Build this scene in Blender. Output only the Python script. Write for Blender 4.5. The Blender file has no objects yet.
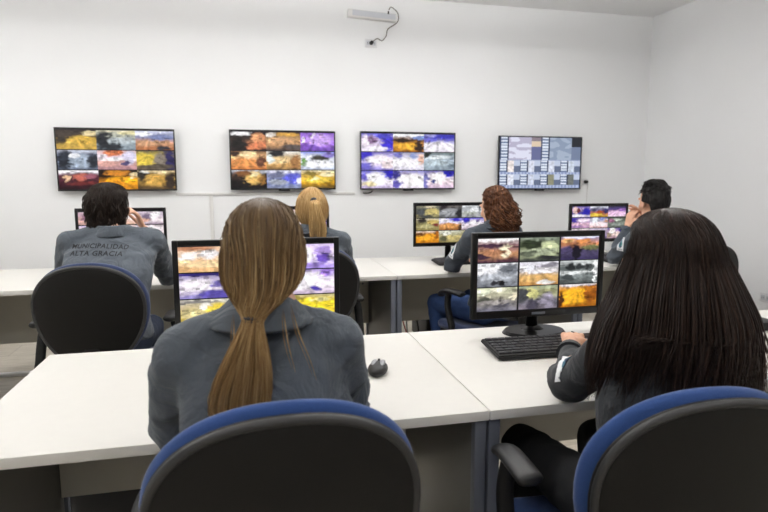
import bpy, bmesh, math, random
from mathutils import Vector, Matrix, noise
from mathutils.bvhtree import BVHTree
PI = math.pi
S = bpy.context.scene
COL = S.collection
V = Vector
random.seed(7)

# ------------------------------------------------------------------ colour and materials
def lin(c):
    return c / 12.92 if c <= 0.04045 else ((c + 0.055) / 1.055) ** 2.4
def hx(h):
    h = h.lstrip('#')
    return tuple(lin(int(h[i:i + 2], 16) / 255) for i in (0, 2, 4))
def nodes(name):
    m = bpy.data.materials.new(name); m.use_nodes = True
    nt = m.node_tree
    return m, nt, nt.nodes['Principled BSDF']
def mat(name, col, rough=0.5, metal=0.0, var=0.06, scale=30, bump=0.0, bscale=200, sheen=0.0, spec=0.5, stretch=(1, 1, 1), wrinkle=0.0):
    """procedural surface: colour varied by noise, optional fine bump"""
    m, nt, b = nodes(name)
    c = hx(col)
    tc = nt.nodes.new('ShaderNodeTexCoord'); mp = nt.nodes.new('ShaderNodeMapping')
    mp.inputs['Scale'].default_value = stretch
    nt.links.new(tc.outputs['Object'], mp.inputs['Vector'])
    nz = nt.nodes.new('ShaderNodeTexNoise'); nz.inputs['Scale'].default_value = scale; nz.inputs['Detail'].default_value = 4
    nt.links.new(mp.outputs['Vector'], nz.inputs['Vector'])
    mx = nt.nodes.new('ShaderNodeMix'); mx.data_type = 'RGBA'
    mx.inputs[6].default_value = tuple(x * (1 - var) for x in c) + (1,)
    mx.inputs[7].default_value = tuple(min(1, x * (1 + var)) for x in c) + (1,)
    nt.links.new(nz.outputs['Fac'], mx.inputs[0])
    nt.links.new(mx.outputs[2], b.inputs['Base Color'])
    b.inputs['Roughness'].default_value = rough
    b.inputs['Metallic'].default_value = metal
    b.inputs['Specular IOR Level'].default_value = spec
    if sheen: b.inputs['Sheen Weight'].default_value = sheen
    if bump:
        n2 = nt.nodes.new('ShaderNodeTexNoise'); n2.inputs['Scale'].default_value = bscale; n2.inputs['Detail'].default_value = 3
        nt.links.new(mp.outputs['Vector'], n2.inputs['Vector'])
        bp = nt.nodes.new('ShaderNodeBump'); bp.inputs['Strength'].default_value = bump; bp.inputs['Distance'].default_value = 0.004
        nt.links.new(n2.outputs['Fac'], bp.inputs['Height'])
        nt.links.new(bp.outputs['Normal'], b.inputs['Normal'])
        if wrinkle:                                   # soft creases of worn cloth
            n3 = nt.nodes.new('ShaderNodeTexNoise'); n3.inputs['Scale'].default_value = 11; n3.inputs['Detail'].default_value = 3; n3.inputs['Distortion'].default_value = 1.6
            nt.links.new(mp.outputs['Vector'], n3.inputs['Vector'])
            b3 = nt.nodes.new('ShaderNodeBump'); b3.inputs['Strength'].default_value = wrinkle; b3.inputs['Distance'].default_value = 0.03
            nt.links.new(n3.outputs['Fac'], b3.inputs['Height']); nt.links.new(b3.outputs['Normal'], bp.inputs['Normal'])
    return m
def emis_attr(name, strength=1.0):
    m, nt, b = nodes(name)
    a = nt.nodes.new('ShaderNodeAttribute'); a.attribute_name = 'picture'
    b.inputs['Base Color'].default_value = (0.005, 0.005, 0.005, 1)
    b.inputs['Roughness'].default_value = 0.35
    b.inputs['Specular IOR Level'].default_value = 0.2
    nt.links.new(a.outputs['Color'], b.inputs['Emission Color'])
    b.inputs['Emission Strength'].default_value = strength
    return m
def attr_mat(name, rough=0.7):
    m, nt, b = nodes(name)
    a = nt.nodes.new('ShaderNodeAttribute'); a.attribute_name = 'picture'
    nt.links.new(a.outputs['Color'], b.inputs['Base Color'])
    b.inputs['Roughness'].default_value = rough
    return m
def hair_mat(name, dark, mid, light, rough=0.5, root=None, spec=.22, freq=34, bump=.6):
    """streaks that run along the strands: noise over (around the head, along the lock) stored in the UV map"""
    m, nt, b = nodes(name)
    uv = nt.nodes.new('ShaderNodeUVMap'); uv.uv_map = 'strand'
    mp = nt.nodes.new('ShaderNodeMapping'); mp.inputs['Scale'].default_value = (freq, 1.3, 1)
    nt.links.new(uv.outputs['UV'], mp.inputs['Vector'])
    nz = nt.nodes.new('ShaderNodeTexNoise'); nz.inputs['Scale'].default_value = 1.0; nz.inputs['Detail'].default_value = 5; nz.inputs['Roughness'].default_value = 0.65
    nt.links.new(mp.outputs['Vector'], nz.inputs['Vector'])
    r = nt.nodes.new('ShaderNodeValToRGB')
    e = r.color_ramp.elements
    e[0].position = 0.32; e[0].color = hx(dark) + (1,)
    e[1].position = 0.68; e[1].color = hx(light) + (1,)
    k = e.new(0.5); k.color = hx(mid) + (1,)
    nt.links.new(nz.outputs['Fac'], r.inputs['Fac'])
    out = r.outputs['Color']
    if root:                                   # hair grown out darker at the crown than at the ends
        sp = nt.nodes.new('ShaderNodeSeparateXYZ'); nt.links.new(uv.outputs['UV'], sp.inputs['Vector'])
        mr = nt.nodes.new('ShaderNodeMapRange'); mr.inputs[1].default_value = 0.03; mr.inputs[2].default_value = 0.46
        mr.inputs[3].default_value = 1; mr.inputs[4].default_value = 0
        nt.links.new(sp.outputs['Y'], mr.inputs['Value'])
        mx = nt.nodes.new('ShaderNodeMix'); mx.data_type = 'RGBA'; mx.blend_type = 'MIX'
        nt.links.new(mr.outputs['Result'], mx.inputs[0]); nt.links.new(out, mx.inputs[6]); mx.inputs[7].default_value = hx(root) + (1,)
        out = mx.outputs[2]
    nt.links.new(out, b.inputs['Base Color'])
    b.inputs['Roughness'].default_value = rough
    b.inputs['Specular IOR Level'].default_value = spec
    bp = nt.nodes.new('ShaderNodeBump'); bp.inputs['Strength'].default_value = bump; bp.inputs['Distance'].default_value = 0.004
    nt.links.new(nz.outputs['Fac'], bp.inputs['Height']); nt.links.new(bp.outputs['Normal'], b.inputs['Normal'])
    return m

M = {}
M['wall'] = mat('white_wall_paint', '#f3f4f5', 0.85, var=0.012, scale=3, bump=0.05, bscale=60)
M['ceil'] = mat('ceiling_paint', '#f3f3f4', 0.9, var=0.01, scale=3)
M['desk'] = mat('white_melamine', '#d8d7d4', 0.42, var=0.02, scale=14, stretch=(1, 6, 1))
M['desk_edge'] = mat('desk_edge_band', '#e0ded8', 0.5, var=0.02)
M['panel'] = mat('grey_desk_panel', '#d3cfc4', 0.6, var=0.04, scale=8)
M['leg_panel'] = mat('dark_grey_leg_panel', '#6e6d6a', 0.42, var=0.04, scale=8)
M['slate'] = mat('slate_metal', '#656a75', 0.45, metal=0.1, var=0.03)
M['shell'] = mat('black_plastic', '#131211', 0.55, spec=.3, var=0.08, scale=60, bump=0.08, bscale=500)
M['rim'] = mat('grey_rim_sheen', '#343435', 0.45, var=0.06)  # shell edge reflection put into a lighter grey
M['pad'] = mat('black_armrest_plastic', '#161618', 0.48, var=0.06)
M['blue'] = mat('blue_chair_fabric', '#294a86', 0.95, var=0.14, scale=220, bump=0.3, bscale=600, sheen=0.25)
M['navy'] = mat('navy_chair_fabric', '#26365c', 0.95, var=0.14, scale=220, bump=0.3, bscale=600, sheen=0.25)
M['chrome'] = mat('grey_metal', '#8b8d90', 0.3, metal=0.9, var=0.03)
M['bezel'] = mat('glossy_black_plastic', '#08080a', 0.3, var=0.05, spec=.35)
M['black'] = mat('matte_black_plastic', '#151516', 0.55, var=0.08)
M['key'] = mat('key_plastic', '#3a3a3e', 0.5, var=0.08)
M['silver'] = mat('silver_plastic', '#9a9c9f', 0.35, metal=0.3, var=0.04)
M['white_plastic'] = mat('white_plastic', '#e4e4e6', 0.4, var=0.02)
M['lens'] = mat('ribbed_lamp_lens', '#c9ccd2', 0.3, var=0.05, scale=80, stretch=(6, 1, 1))
M['race'] = mat('white_cable_trunking', '#dfdedc', 0.5, var=0.02)
M['grey_cable'] = mat('grey_cable', '#76736d', 0.5)
M['red_cable'] = mat('red_cable', '#93352e', 0.5)
M['screen'] = emis_attr('lit_screen', 1.0)
M['shirt'] = mat('slate_grey_twill', '#535a62', 0.9, var=0.10, scale=25, bump=0.25, bscale=420, sheen=0.12, wrinkle=.6)
M['jacket'] = mat('charcoal_jacket_cloth', '#2f3236', 0.85, var=0.10, scale=25, bump=0.25, bscale=420, sheen=0.08, wrinkle=.45)
M['jacket_mid'] = mat('dark_slate_jacket_cloth', '#424952', 0.88, var=0.10, scale=25, bump=0.25, bscale=420, sheen=0.1, wrinkle=.45)
M['jean'] = mat('blue_denim', '#27406f', 0.9, var=0.25, scale=60, bump=0.3, bscale=500)
M['jean_dark'] = mat('dark_denim', '#30394c', 0.9, var=0.25, scale=60, bump=0.3, bscale=500)
M['trouser'] = mat('black_trouser_cloth', '#17181b', 0.9, var=0.12, scale=60, bump=0.2, bscale=400)
M['skin'] = mat('skin', '#d3a286', 0.5, var=0.08, scale=18, bump=0.05, bscale=260)
M['lip'] = mat('lips', '#b06a60', 0.4)
M['eye'] = mat('eye_white', '#e9e5df', 0.2)
M['iris'] = mat('iris', '#3a2a1e', 0.2)
M['shoe'] = mat('black_shoe_leather', '#1a1918', 0.4)
M['letter'] = mat('dark_print', '#1a1c21', 0.8)
M['band'] = mat('dark_hair_elastic', '#33343a', 0.7)
M['patch'] = attr_mat('printed_patch')
M['hair_light'] = hair_mat('light_brown_hair', '#49351f', '#9c7a4e', '#e4c792', root='#54422f', freq=20)
M['hair_dark'] = hair_mat('very_dark_brown_hair', '#19110e', '#251a15', '#46332a', 0.42, spec=.26, freq=14, bump=.25)
M['hair_blonde'] = hair_mat('blonde_hair', '#8e6c40', '#b89562', '#d9bd8a')
M['hair_auburn'] = hair_mat('auburn_hair', '#2e1a11', '#54331f', '#8a5c3c')
M['hair_brown'] = hair_mat('short_dark_brown_hair', '#15100d', '#231a15', '#3a2c23', 0.55)
M['hair_black'] = hair_mat('short_black_hair', '#0d0c0c', '#171515', '#2b2826', 0.55)

def floor_mat():
    m, nt, b = nodes('beige_wood_look_tile')
    tc = nt.nodes.new('ShaderNodeTexCoord')
    mp = nt.nodes.new('ShaderNodeMapping'); mp.inputs['Rotation'].default_value = (0, 0, 0)
    nt.links.new(tc.outputs['Object'], mp.inputs['Vector'])
    br = nt.nodes.new('ShaderNodeTexBrick'); br.inputs['Scale'].default_value = 1.0
    br.inputs['Brick Width'].default_value = 1.2; br.inputs['Row Height'].default_value = 0.3; br.inputs['Mortar Size'].default_value = 0.003
    br.inputs['Color1'].default_value = hx('#c9c2b4') + (1,); br.inputs['Color2'].default_value = hx('#bfb7a8') + (1,); br.inputs['Mortar'].default_value = hx('#9c9588') + (1,)
    nt.links.new(mp.outputs['Vector'], br.inputs['Vector'])
    m2 = nt.nodes.new('ShaderNodeMapping'); m2.inputs['Scale'].default_value = (3, 28, 1)
    nt.links.new(tc.outputs['Object'], m2.inputs['Vector'])
    nz = nt.nodes.new('ShaderNodeTexNoise'); nz.inputs['Scale'].default_value = 2.2; nz.inputs['Detail'].default_value = 6
    nt.links.new(m2.outputs['Vector'], nz.inputs['Vector'])
    rp = nt.nodes.new('ShaderNodeValToRGB'); rp.color_ramp.elements[0].position = 0.3; rp.color_ramp.elements[0].color = (0.66, 0.63, 0.58, 1)
    rp.color_ramp.elements[1].position = 0.7; rp.color_ramp.elements[1].color = (1, 1, 1, 1)
    nt.links.new(nz.outputs['Fac'], rp.inputs['Fac'])
    mx = nt.nodes.new('ShaderNodeMix'); mx.data_type = 'RGBA'; mx.blend_type = 'MULTIPLY'; mx.inputs[0].default_value = 1
    nt.links.new(br.outputs['Color'], mx.inputs[6]); nt.links.new(rp.outputs['Color'], mx.inputs[7])
    nt.links.new(mx.outputs[2], b.inputs['Base Color'])
    b.inputs['Roughness'].default_value = 0.4
    return m
M['floor'] = floor_mat()
def lamp_mat():
    m, nt, b = nodes('added_lamp_glow')
    b.inputs['Base Color'].default_value = (0.9, 0.9, 0.9, 1)
    b.inputs['Emission Color'].default_value = (1.0, 0.985, 0.965, 1)
    b.inputs['Emission Strength'].default_value = LAMP
    return m
LAMP = 28.5  # glow of the added unseen tube lights
M['lamp'] = lamp_mat()

# ------------------------------------------------------------------ mesh helpers
def finish(name, bm, mats, parent=None, loc=(0, 0, 0), smooth=True, angle=None):
    me = bpy.data.meshes.new(name)
    bmesh.ops.recalc_face_normals(bm, faces=bm.faces[:])
    bm.to_mesh(me); bm.free()
    for m in (mats if isinstance(mats, (list, tuple)) else [mats]): me.materials.append(m)
    if smooth:
        me.polygons.foreach_set('use_smooth', [True] * len(me.polygons))
        if angle: me.set_sharp_from_angle(angle=math.radians(angle))
    o = bpy.data.objects.new(name, me); COL.objects.link(o)
    o.location = loc
    if parent: o.parent = parent
    return o
def tag(o, label=None, cat=None, group=None, kind=None):
    if label: o['label'] = label
    if cat: o['category'] = cat
    if group: o['group'] = group
    if kind: o['kind'] = kind
    return o
def empty(name, loc, rz=0, **k):
    o = bpy.data.objects.new(name, None); COL.objects.link(o)
    o.location = loc; o.rotation_euler = (0, 0, rz); o.empty_display_size = 0.1
    return tag(o, **k)
def BM(): return bmesh.new()
def box(bm, lo, hi, bev=0.0, seg=2, mi=0, rz=0, piv=None):
    t = BM()
    lo, hi = V(lo), V(hi); c = (lo + hi) / 2; d = hi - lo
    bmesh.ops.create_cube(t, size=1, matrix=Matrix.Translation(c) @ Matrix.Diagonal((*d, 1)))
    if bev: bmesh.ops.bevel(t, geom=t.edges[:], offset=bev, segments=seg, profile=0.5, affect='EDGES')
    if rz: bmesh.ops.rotate(t, verts=t.verts[:], cent=piv or c, matrix=Matrix.Rotation(rz, 3, 'Z'))
    merge(bm, t, mi)
def merge(bm, t, mi=0):
    t.verts.index_update()
    vs = [bm.verts.new(v.co) for v in t.verts]
    for f in t.faces:
        try: nf = bm.faces.new([vs[v.index] for v in f.verts]); nf.material_index = mi; nf.smooth = f.smooth
        except ValueError: pass
    t.free()
def frames(pts):
    n = len(pts); T = []
    for i in range(n):
        a = pts[max(0, i - 1)]; b = pts[min(n - 1, i + 1)]; d = b - a
        T.append(d.normalized() if d.length > 1e-9 else V((0, 0, 1)))
    u = T[0].orthogonal().normalized(); F = []
    for i in range(n):
        u = (u - T[i] * u.dot(T[i]))
        if u.length < 1e-6: u = T[i].orthogonal()
        u.normalize(); F.append((T[i], u.copy(), T[i].cross(u)))
    return F
def tube(bm, pts, r, n=8, mi=0, flat=1.0, up=None, uvl=None, uvu=0.0, cap=True):
    pts = [V(p) for p in pts]
    rs = r if isinstance(r, (list, tuple)) else [r] * len(pts)
    F = frames(pts); rings = []
    for i, p in enumerate(pts):
        t, u, w = F[i]
        if up is not None:
            w2 = V(up) - t * V(up).dot(t)
            if w2.length > 1e-5: w = w2.normalized(); u = w.cross(t)
        rings.append([bm.verts.new(p + (u * math.cos(2 * PI * k / n) + w * math.sin(2 * PI * k / n) * flat) * rs[i]) for k in range(n)])
    L = len(pts)
    for i in range(L - 1):
        for k in range(n):
            f = bm.faces.new((rings[i][k], rings[i][(k + 1) % n], rings[i + 1][(k + 1) % n], rings[i + 1][k]))
            f.material_index = mi
            if uvl is not None:
                for lp, vv in zip(f.loops, (i, i, i + 1, i + 1)): lp[uvl].uv = (uvu, vv / (L - 1))
    if cap:
        for rg in (rings[0][::-1], rings[-1]):
            f = bm.faces.new(rg); f.material_index = mi
def bez(pts, n=24):
    """smooth curve through the given points"""
    pts = [V(p) for p in pts]; out = []
    m = len(pts) - 1
    for i in range(m):
        p0 = pts[max(0, i - 1)]; p1 = pts[i]; p2 = pts[i + 1]; p3 = pts[min(m, i + 2)]
        k = max(2, n // m)
        for j in range(k):
            t = j / k
            out.append(0.5 * ((2 * p1) + (p2 - p0) * t + (2 * p0 - 5 * p1 + 4 * p2 - p3) * t * t + (3 * p1 - p0 - 3 * p2 + p3) * t ** 3))
    out.append(pts[-1]); return out
def ell(bm, c, r, R=None, seg=20, mi=0):
    t = BM(); bmesh.ops.create_uvsphere(t, u_segments=seg, v_segments=max(8, seg // 2), radius=1)
    A = (R.to_4x4() if R is not None else Matrix.Identity(4))
    bmesh.ops.transform(t, verts=t.verts[:], matrix=Matrix.Translation(V(c)) @ A @ Matrix.Diagonal((*r, 1)))
    merge(bm, t, mi)
def chain(bm, pts, rs, n=14):
    """capsule chain: tapered limb with a ball at every joint"""
    pts = [V(p) for p in pts]
    for p, r in zip(pts, rs): ell(bm, p, (r, r, r), seg=n)
    for i in range(len(pts) - 1):
        if (pts[i + 1] - pts[i]).length > 1e-5: tube(bm, [pts[i], pts[i + 1]], [rs[i], rs[i + 1]], n)
def loft(bm, rings, n=28, mi=0):
    """rings: (centre, axis x half, axis y half) as vectors"""
    R = []
    for c, ax, ay in rings:
        R.append([bm.verts.new(V(c) + V(ax) * math.cos(2 * PI * k / n) + V(ay) * math.sin(2 * PI * k / n)) for k in range(n)])
    for i in range(len(R) - 1):
        for k in range(n): bm.faces.new((R[i][k], R[i][(k + 1) % n], R[i + 1][(k + 1) % n], R[i + 1][k])).material_index = mi
    bm.faces.new(R[0][::-1]).material_index = mi; bm.faces.new(R[-1]).material_index = mi
def remesh(bm, vox, smooth=4):
    """fuse overlapping closed shapes into one continuous surface"""
    bmesh.ops.recalc_face_normals(bm, faces=bm.faces[:])
    me = bpy.data.meshes.new('fuse'); bm.to_mesh(me); bm.free()
    o = bpy.data.objects.new('fuse', me); COL.objects.link(o)
    md = o.modifiers.new('r', 'REMESH'); md.mode = 'VOXEL'; md.voxel_size = vox; md.use_smooth_shade = True
    dg = bpy.context.evaluated_depsgraph_get(); dg.update()
    me2 = bpy.data.meshes.new_from_object(o.evaluated_get(dg))
    bpy.data.objects.remove(o); bpy.data.meshes.remove(me)
    b2 = BM(); b2.from_mesh(me2); bpy.data.meshes.remove(me2)
    for _ in range(smooth): bmesh.ops.smooth_vert(b2, verts=b2.verts[:], factor=0.5, use_axis_x=True, use_axis_y=True, use_axis_z=True)
    b2.normal_update()
    return b2
def plate(bm, outline, surf, thick, nr=14, ns=64, mi=0):
    """closed cushion or shell: outline(theta)->(x,z), surf(x,z)->y of its middle, rounded rim"""
    cx, cz = 0.0, 0.79
    def ring(k, sgn):
        r = math.sin(PI / 2 * k / nr); out = []
        for s in range(ns):
            x, z = outline(2 * PI * s / ns)
            x = cx + (x - cx) * r; z = cz + (z - cz) * r
            out.append(bm.verts.new((x, surf(x, z) + sgn * thick / 2 * math.sqrt(max(0, 1 - r ** 7)), z)))
        return out
    F = [ring(k, 1) for k in range(1, nr + 1)]; B = [ring(k, -1) for k in range(1, nr)] + [F[-1]]
    for Q, sg in ((F, 1), (B, -1)):
        c = bm.verts.new((cx, surf(cx, cz) + sg * thick / 2, cz))
        for s in range(ns): bm.faces.new((c, Q[0][s], Q[0][(s + 1) % ns])).material_index = mi
        for i in range(len(Q) - 1):
            for s in range(ns):
                bm.faces.new((Q[i][s], Q[i + 1][s], Q[i + 1][(s + 1) % ns], Q[i][(s + 1) % ns])).material_index = mi
def copy_tree(o, parent=None):
    c = o.copy(); COL.objects.link(c)
    if parent: c.parent = parent
    for ch in [x for x in bpy.data.objects if x.parent == o]: copy_tree(ch, c)
    return c

# ------------------------------------------------------------------ the room
XL, XR, YF, YB, ZC = -3.6, 4.1, -4.2, 5.4, 2.97
def struct(name, lo, hi, m):
    b = BM(); box(b, lo, hi); return tag(finish(name, b, m, smooth=False), kind='structure')
struct('floor', (XL - .1, YF - .1, -.1), (XR + .1, YB + .1, 0), M['floor'])
struct('ceiling', (XL - .1, YF - .1, ZC), (XR + .1, YB + .1, ZC + .1), M['ceil'])
struct('wall_back', (XL - .1, YB, 0), (XR + .1, YB + .1, ZC), M['wall'])
struct('wall_front', (XL - .1, YF - .1, 0), (XR + .1, YF, ZC), M['wall'])
struct('wall_left', (XL - .1, YF, 0), (XL, YB, ZC), M['wall'])
struct('wall_right', (XR, YF, 0), (XR + .1, YB, ZC), M['wall'])

def added_tube_lamp(x, y, label):
    """unseen lamp added out of frame to even the light: batten with two bare tubes"""
    o = empty('added_tube_light', (x, y, ZC), label=label, cat='added ceiling light', group='added unseen tube lights')
    b = BM(); box(b, (-.64, -.03, -.30), (.64, .03, -.25), .006); finish('batten', b, M['white_plastic'], o, angle=40)
    for q in (-.45, .45):
        b = BM(); tube(b, [(q, 0, 0), (q, 0, -.255)], .006, 8); finish('suspension_rod', b, M['chrome'], o)
    for q in (-.075, .075):
        b = BM(); tube(b, [(-.60, q, -.32), (.60, q, -.32)], .022, 14); tb = finish('tube', b, M['lamp'], o)
    for q in (-.62, .62):
        b = BM(); box(b, (q - .018, -.10, -.345), (q + .018, .10, -.28), .004); finish('tube_holder', b, M['white_plastic'], o, angle=40)
for x, y in ((-2.2, 2.3), (.0, 2.3), (2.0, 2.3), (-2.2, 3.5), (.0, 3.5), (1.9, 3.5), (-1.2, -.4), (1.4, -.4)):  # unseen lamps, added out of frame to balance wall and desk light
    added_tube_lamp(x, y, 'unseen tube light added to light the room')

# ------------------------------------------------------------------ screens: camera feeds shown on them
def sm(t): t = max(0.0, min(1.0, t)); return t * t * (3 - 2 * t)
def cell_fn(spec, seed):
    grad, blobs = spec
    g = [hx(c) for c in grad.split()]
    bl = [(x, y, rx, ry, hx(c)) for (x, y, rx, ry, c) in blobs]
    rn = random.Random(seed * 31 + 5)
    vx, vy = rn.uniform(.25, .75), rn.uniform(.62, .82)
    bits = []
    for _ in range(11):                                   # small things in the street: cars, signs, windows, lamps
        x, y = rn.random(), rn.uniform(.35, .9); k_ = rn.random()
        bits.append((x, y, rn.uniform(.02, .07), rn.uniform(.02, .06), .25 if k_ < .55 else 1.9))
    def f(u, v):
        n1 = noise.noise(V((u * 4 + seed * 7.1, v * 5, seed * 3.3))); n2 = noise.noise(V((u * 11 + seed, v * 10, seed * 1.7 + 9))); n4 = noise.noise(V((u * 26 + seed, v * 22, seed * .7 + 4)))
        uu = u + 0.09 * n2 + .07 * n1; vv = v + 0.07 * n1 + .05 * n2
        t = min(.999, max(0, 1 - vv)) * (len(g) - 1); i = min(int(t), len(g) - 2); k = sm(t - i)
        c = [g[i][j] * (1 - k) + g[i + 1][j] * k for j in range(3)]
        for x, y, rx, ry, bc in bl:
            d = ((uu - x) / rx) ** 2 + ((vv - y) / ry) ** 2
            a = sm(1.35 - d * .62)
            if a > 0: c = [c[j] * (1 - a) + bc[j] * a for j in range(3)]
        l = 1 + .25 * n1 + .30 * n2 + .22 * n4
        if v < vy:                                        # kerbs and lane lines run to the vanishing point
            n3 = noise.noise(V((math.atan2(u - vx, vy - v + .02) * 5.5, seed * 2.2, 1.0)))
            l += .55 * n3 * sm((vy - v) * 4)
        for x, y, rx, ry, q in bits:
            d = max(abs(u - x) / rx, abs(v - y) / ry)
            if d < 1.25: l = l * (1 + (q - 1) * .6 * sm((1.25 - d) * 3))
        l = max(0.2, l)
        return tuple(min(1, x * l * 1.06) for x in c)
    return f
def wall_of_feeds(cells, seed, cols=3, rows=3, gap=0.012):
    fs = [cell_fn(c, seed * 10 + i) for i, c in enumerate(cells)]
    def f(u, v):
        a = u * cols; b = (1 - v) * rows
        i = min(cols - 1, int(a)); j = min(rows - 1, int(b))
        fu = a - i; fv = 1 - (b - j)
        if fv > 0.945 or fu < gap or fu > 1 - gap: return (0.012, 0.012, 0.015)
        return fs[j * cols + i](fu, fv)
    return f
def list_ui(u, v):
    """the screen of the recorder: lists of file rows beside small pictures"""
    def rows(k, n): return hx('#dfe6f2') if (k * n) % 1 > 0.42 else hx('#6c7c9e')
    if v > 0.54:
        a = (u * 2) % 1; left = u < 0.5; w = (v - 0.54) / 0.46
        if w < 0.06: return hx('#97a3c4')
        if a < 0.20: return rows(w, 8) if 0.03 < a < 0.18 else hx('#46506c')
        if a < 0.22: return hx('#2a3046')
        if left:
            if a > 0.76: return hx('#6a6f98') if w < 0.6 else (hx('#ddc9b0') if w < 0.82 else hx('#8b7f88'))
            s = noise.noise(V((a * 4, w * 7, 2)))
            return hx('#dfe0f2') if s + w * 0.5 < 0.35 else hx('#b9b4cc')
        if a > 0.76: return hx('#2c2f36') if w > 0.62 else hx('#76839f')
        s = noise.noise(V((a * 5, w * 5, 8)))
        return hx('#a7b4c8') if s > 0 else hx('#8e9cb4')
    a = (u * 4) % 1; b = (v / 0.54 * 2) % 1; q = int(u * 4) + 4 * int(v / 0.27)
    if b < 0.2: return hx('#8e9cc4') if int(a * 12) % 2 else hx('#b8c3de')
    if a < 0.36: return rows(b, 5) if 0.04 < a < 0.33 else hx('#465070')
    if a < 0.40: return hx('#20253a')
    if a < 0.70:
        s = noise.noise(V((a * 9, b * 7, q * 3.1)))
        base = ('#dfe2ee', '#cfd5e6', '#8f8f78', '#6f7472', '#efe6e4', '#d8dcec', '#d5daea', '#cdd6e6')[q % 8]
        c = hx(base); return tuple(x * (1 + 0.4 * s) for x in c)
    return hx('#c2cce2') if b > 0.62 else hx('#66718c')
def screen_mesh(name, w, h, fn, nu, nv, parent, y):
    """flat lit picture facing -Y, lower left at (-w/2, y, 0)"""
    b = BM(); L = b.loops.layers.float_color.new('picture')
    vs = [[b.verts.new((-w / 2 + w * i / nu, y, h * j / nv)) for i in range(nu + 1)] for j in range(nv + 1)]
    for j in range(nv):
        for i in range(nu):
            c = fn((i + .5) / nu, (j + .5) / nv)
            f = b.faces.new((vs[j][i], vs[j][i + 1], vs[j + 1][i + 1], vs[j + 1][i]))
            for lp in f.loops: lp[L] = (*c, 1)
    me = bpy.data.meshes.new(name); b.to_mesh(me); b.free()
    me.materials.append(M['screen'])
    o = bpy.data.objects.new(name, me); COL.objects.link(o); o.parent = parent
    return o
W = '#f6f0f4'
TV1 = [
 ('#2e2a2c #5a4a34 #c2a04e #c9a44c', [(.6, .45, .32, .22, '#d8b04e'), (.12, .6, .14, .3, '#3a332c'), (.3, .78, .3, .14, '#463c36'), (.85, .8, .16, .1, '#e0cfa0')]),
 ('#d8d2b8 #b9bcae #9aa6ae #7e8a94', [(.18, .5, .2, .34, '#23262c'), (.35, .12, .25, .14, '#2b2f36'), (.8, .82, .2, .1, '#e8e0b0'), (.62, .45, .25, .15, '#b4bcc0')]),
 ('#cfd0e6 #8f95b8 #c99470 #b8744a', [(.2, .8, .2, .1, '#f0f0fa'), (.7, .62, .3, .1, '#7b84b0'), (.72, .1, .16, .1, '#3c3a44'), (.4, .35, .35, .1, '#d3a27c')]),
 ('#c6cad8 #69728a #8c98ae #5a6478', [(.2, .45, .17, .42, '#2c313c'), (.58, .4, .25, .3, '#a9b6c8'), (.9, .4, .14, .3, '#2b2f38'), (.42, .68, .12, .1, '#eef0f6')]),
 ('#d9b2b0 #e8dbe6 #c79a94 #b98a90', [(.42, .84, .22, .14, '#c8724a'), (.55, .52, .4, .07, '#fbf6fb'), (.25, .3, .2, .14, '#d8a49a'), (.82, .6, .14, .3, '#d8d2ea'), (.72, .3, .07, .1, '#4d4670')]),
 ('#5a5348 #c8b44e #b8a058 #6a5a4c', [(.28, .5, .26, .28, '#dcc04c'), (.88, .5, .16, .5, '#2c2856'), (.6, .42, .14, .36, '#8f8478'), (.5, .14, .4, .1, '#5c5246')]),
 ('#e9dfe6 #5a2a3a #3e1824 #28121a', [(.5, .92, .5, .08, '#f2ecf4'), (.18, .55, .07, .14, '#f2c8a0'), (.52, .6, .16, .16, '#c46a5a'), (.8, .66, .12, .1, '#9a5a6a'), (.6, .3, .3, .08, '#6a2a2a')]),
 ('#20140e #1c0f08 #c27a18 #d48a14', [(.5, .85, .26, .14, '#d2862c'), (.65, .42, .4, .2, '#f4a820'), (.9, .7, .09, .12, '#f6e0b0'), (.3, .3, .3, .1, '#e0901c')]),
 ('#d8c49c #b89a58 #a88444 #5a4630', [(.14, .7, .16, .26, '#2b2723'), (.5, .5, .26, .26, '#cfa250'), (.86, .4, .12, .36, '#3c3028'), (.2, .88, .1, .08, '#e8e4dc')])]
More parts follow.
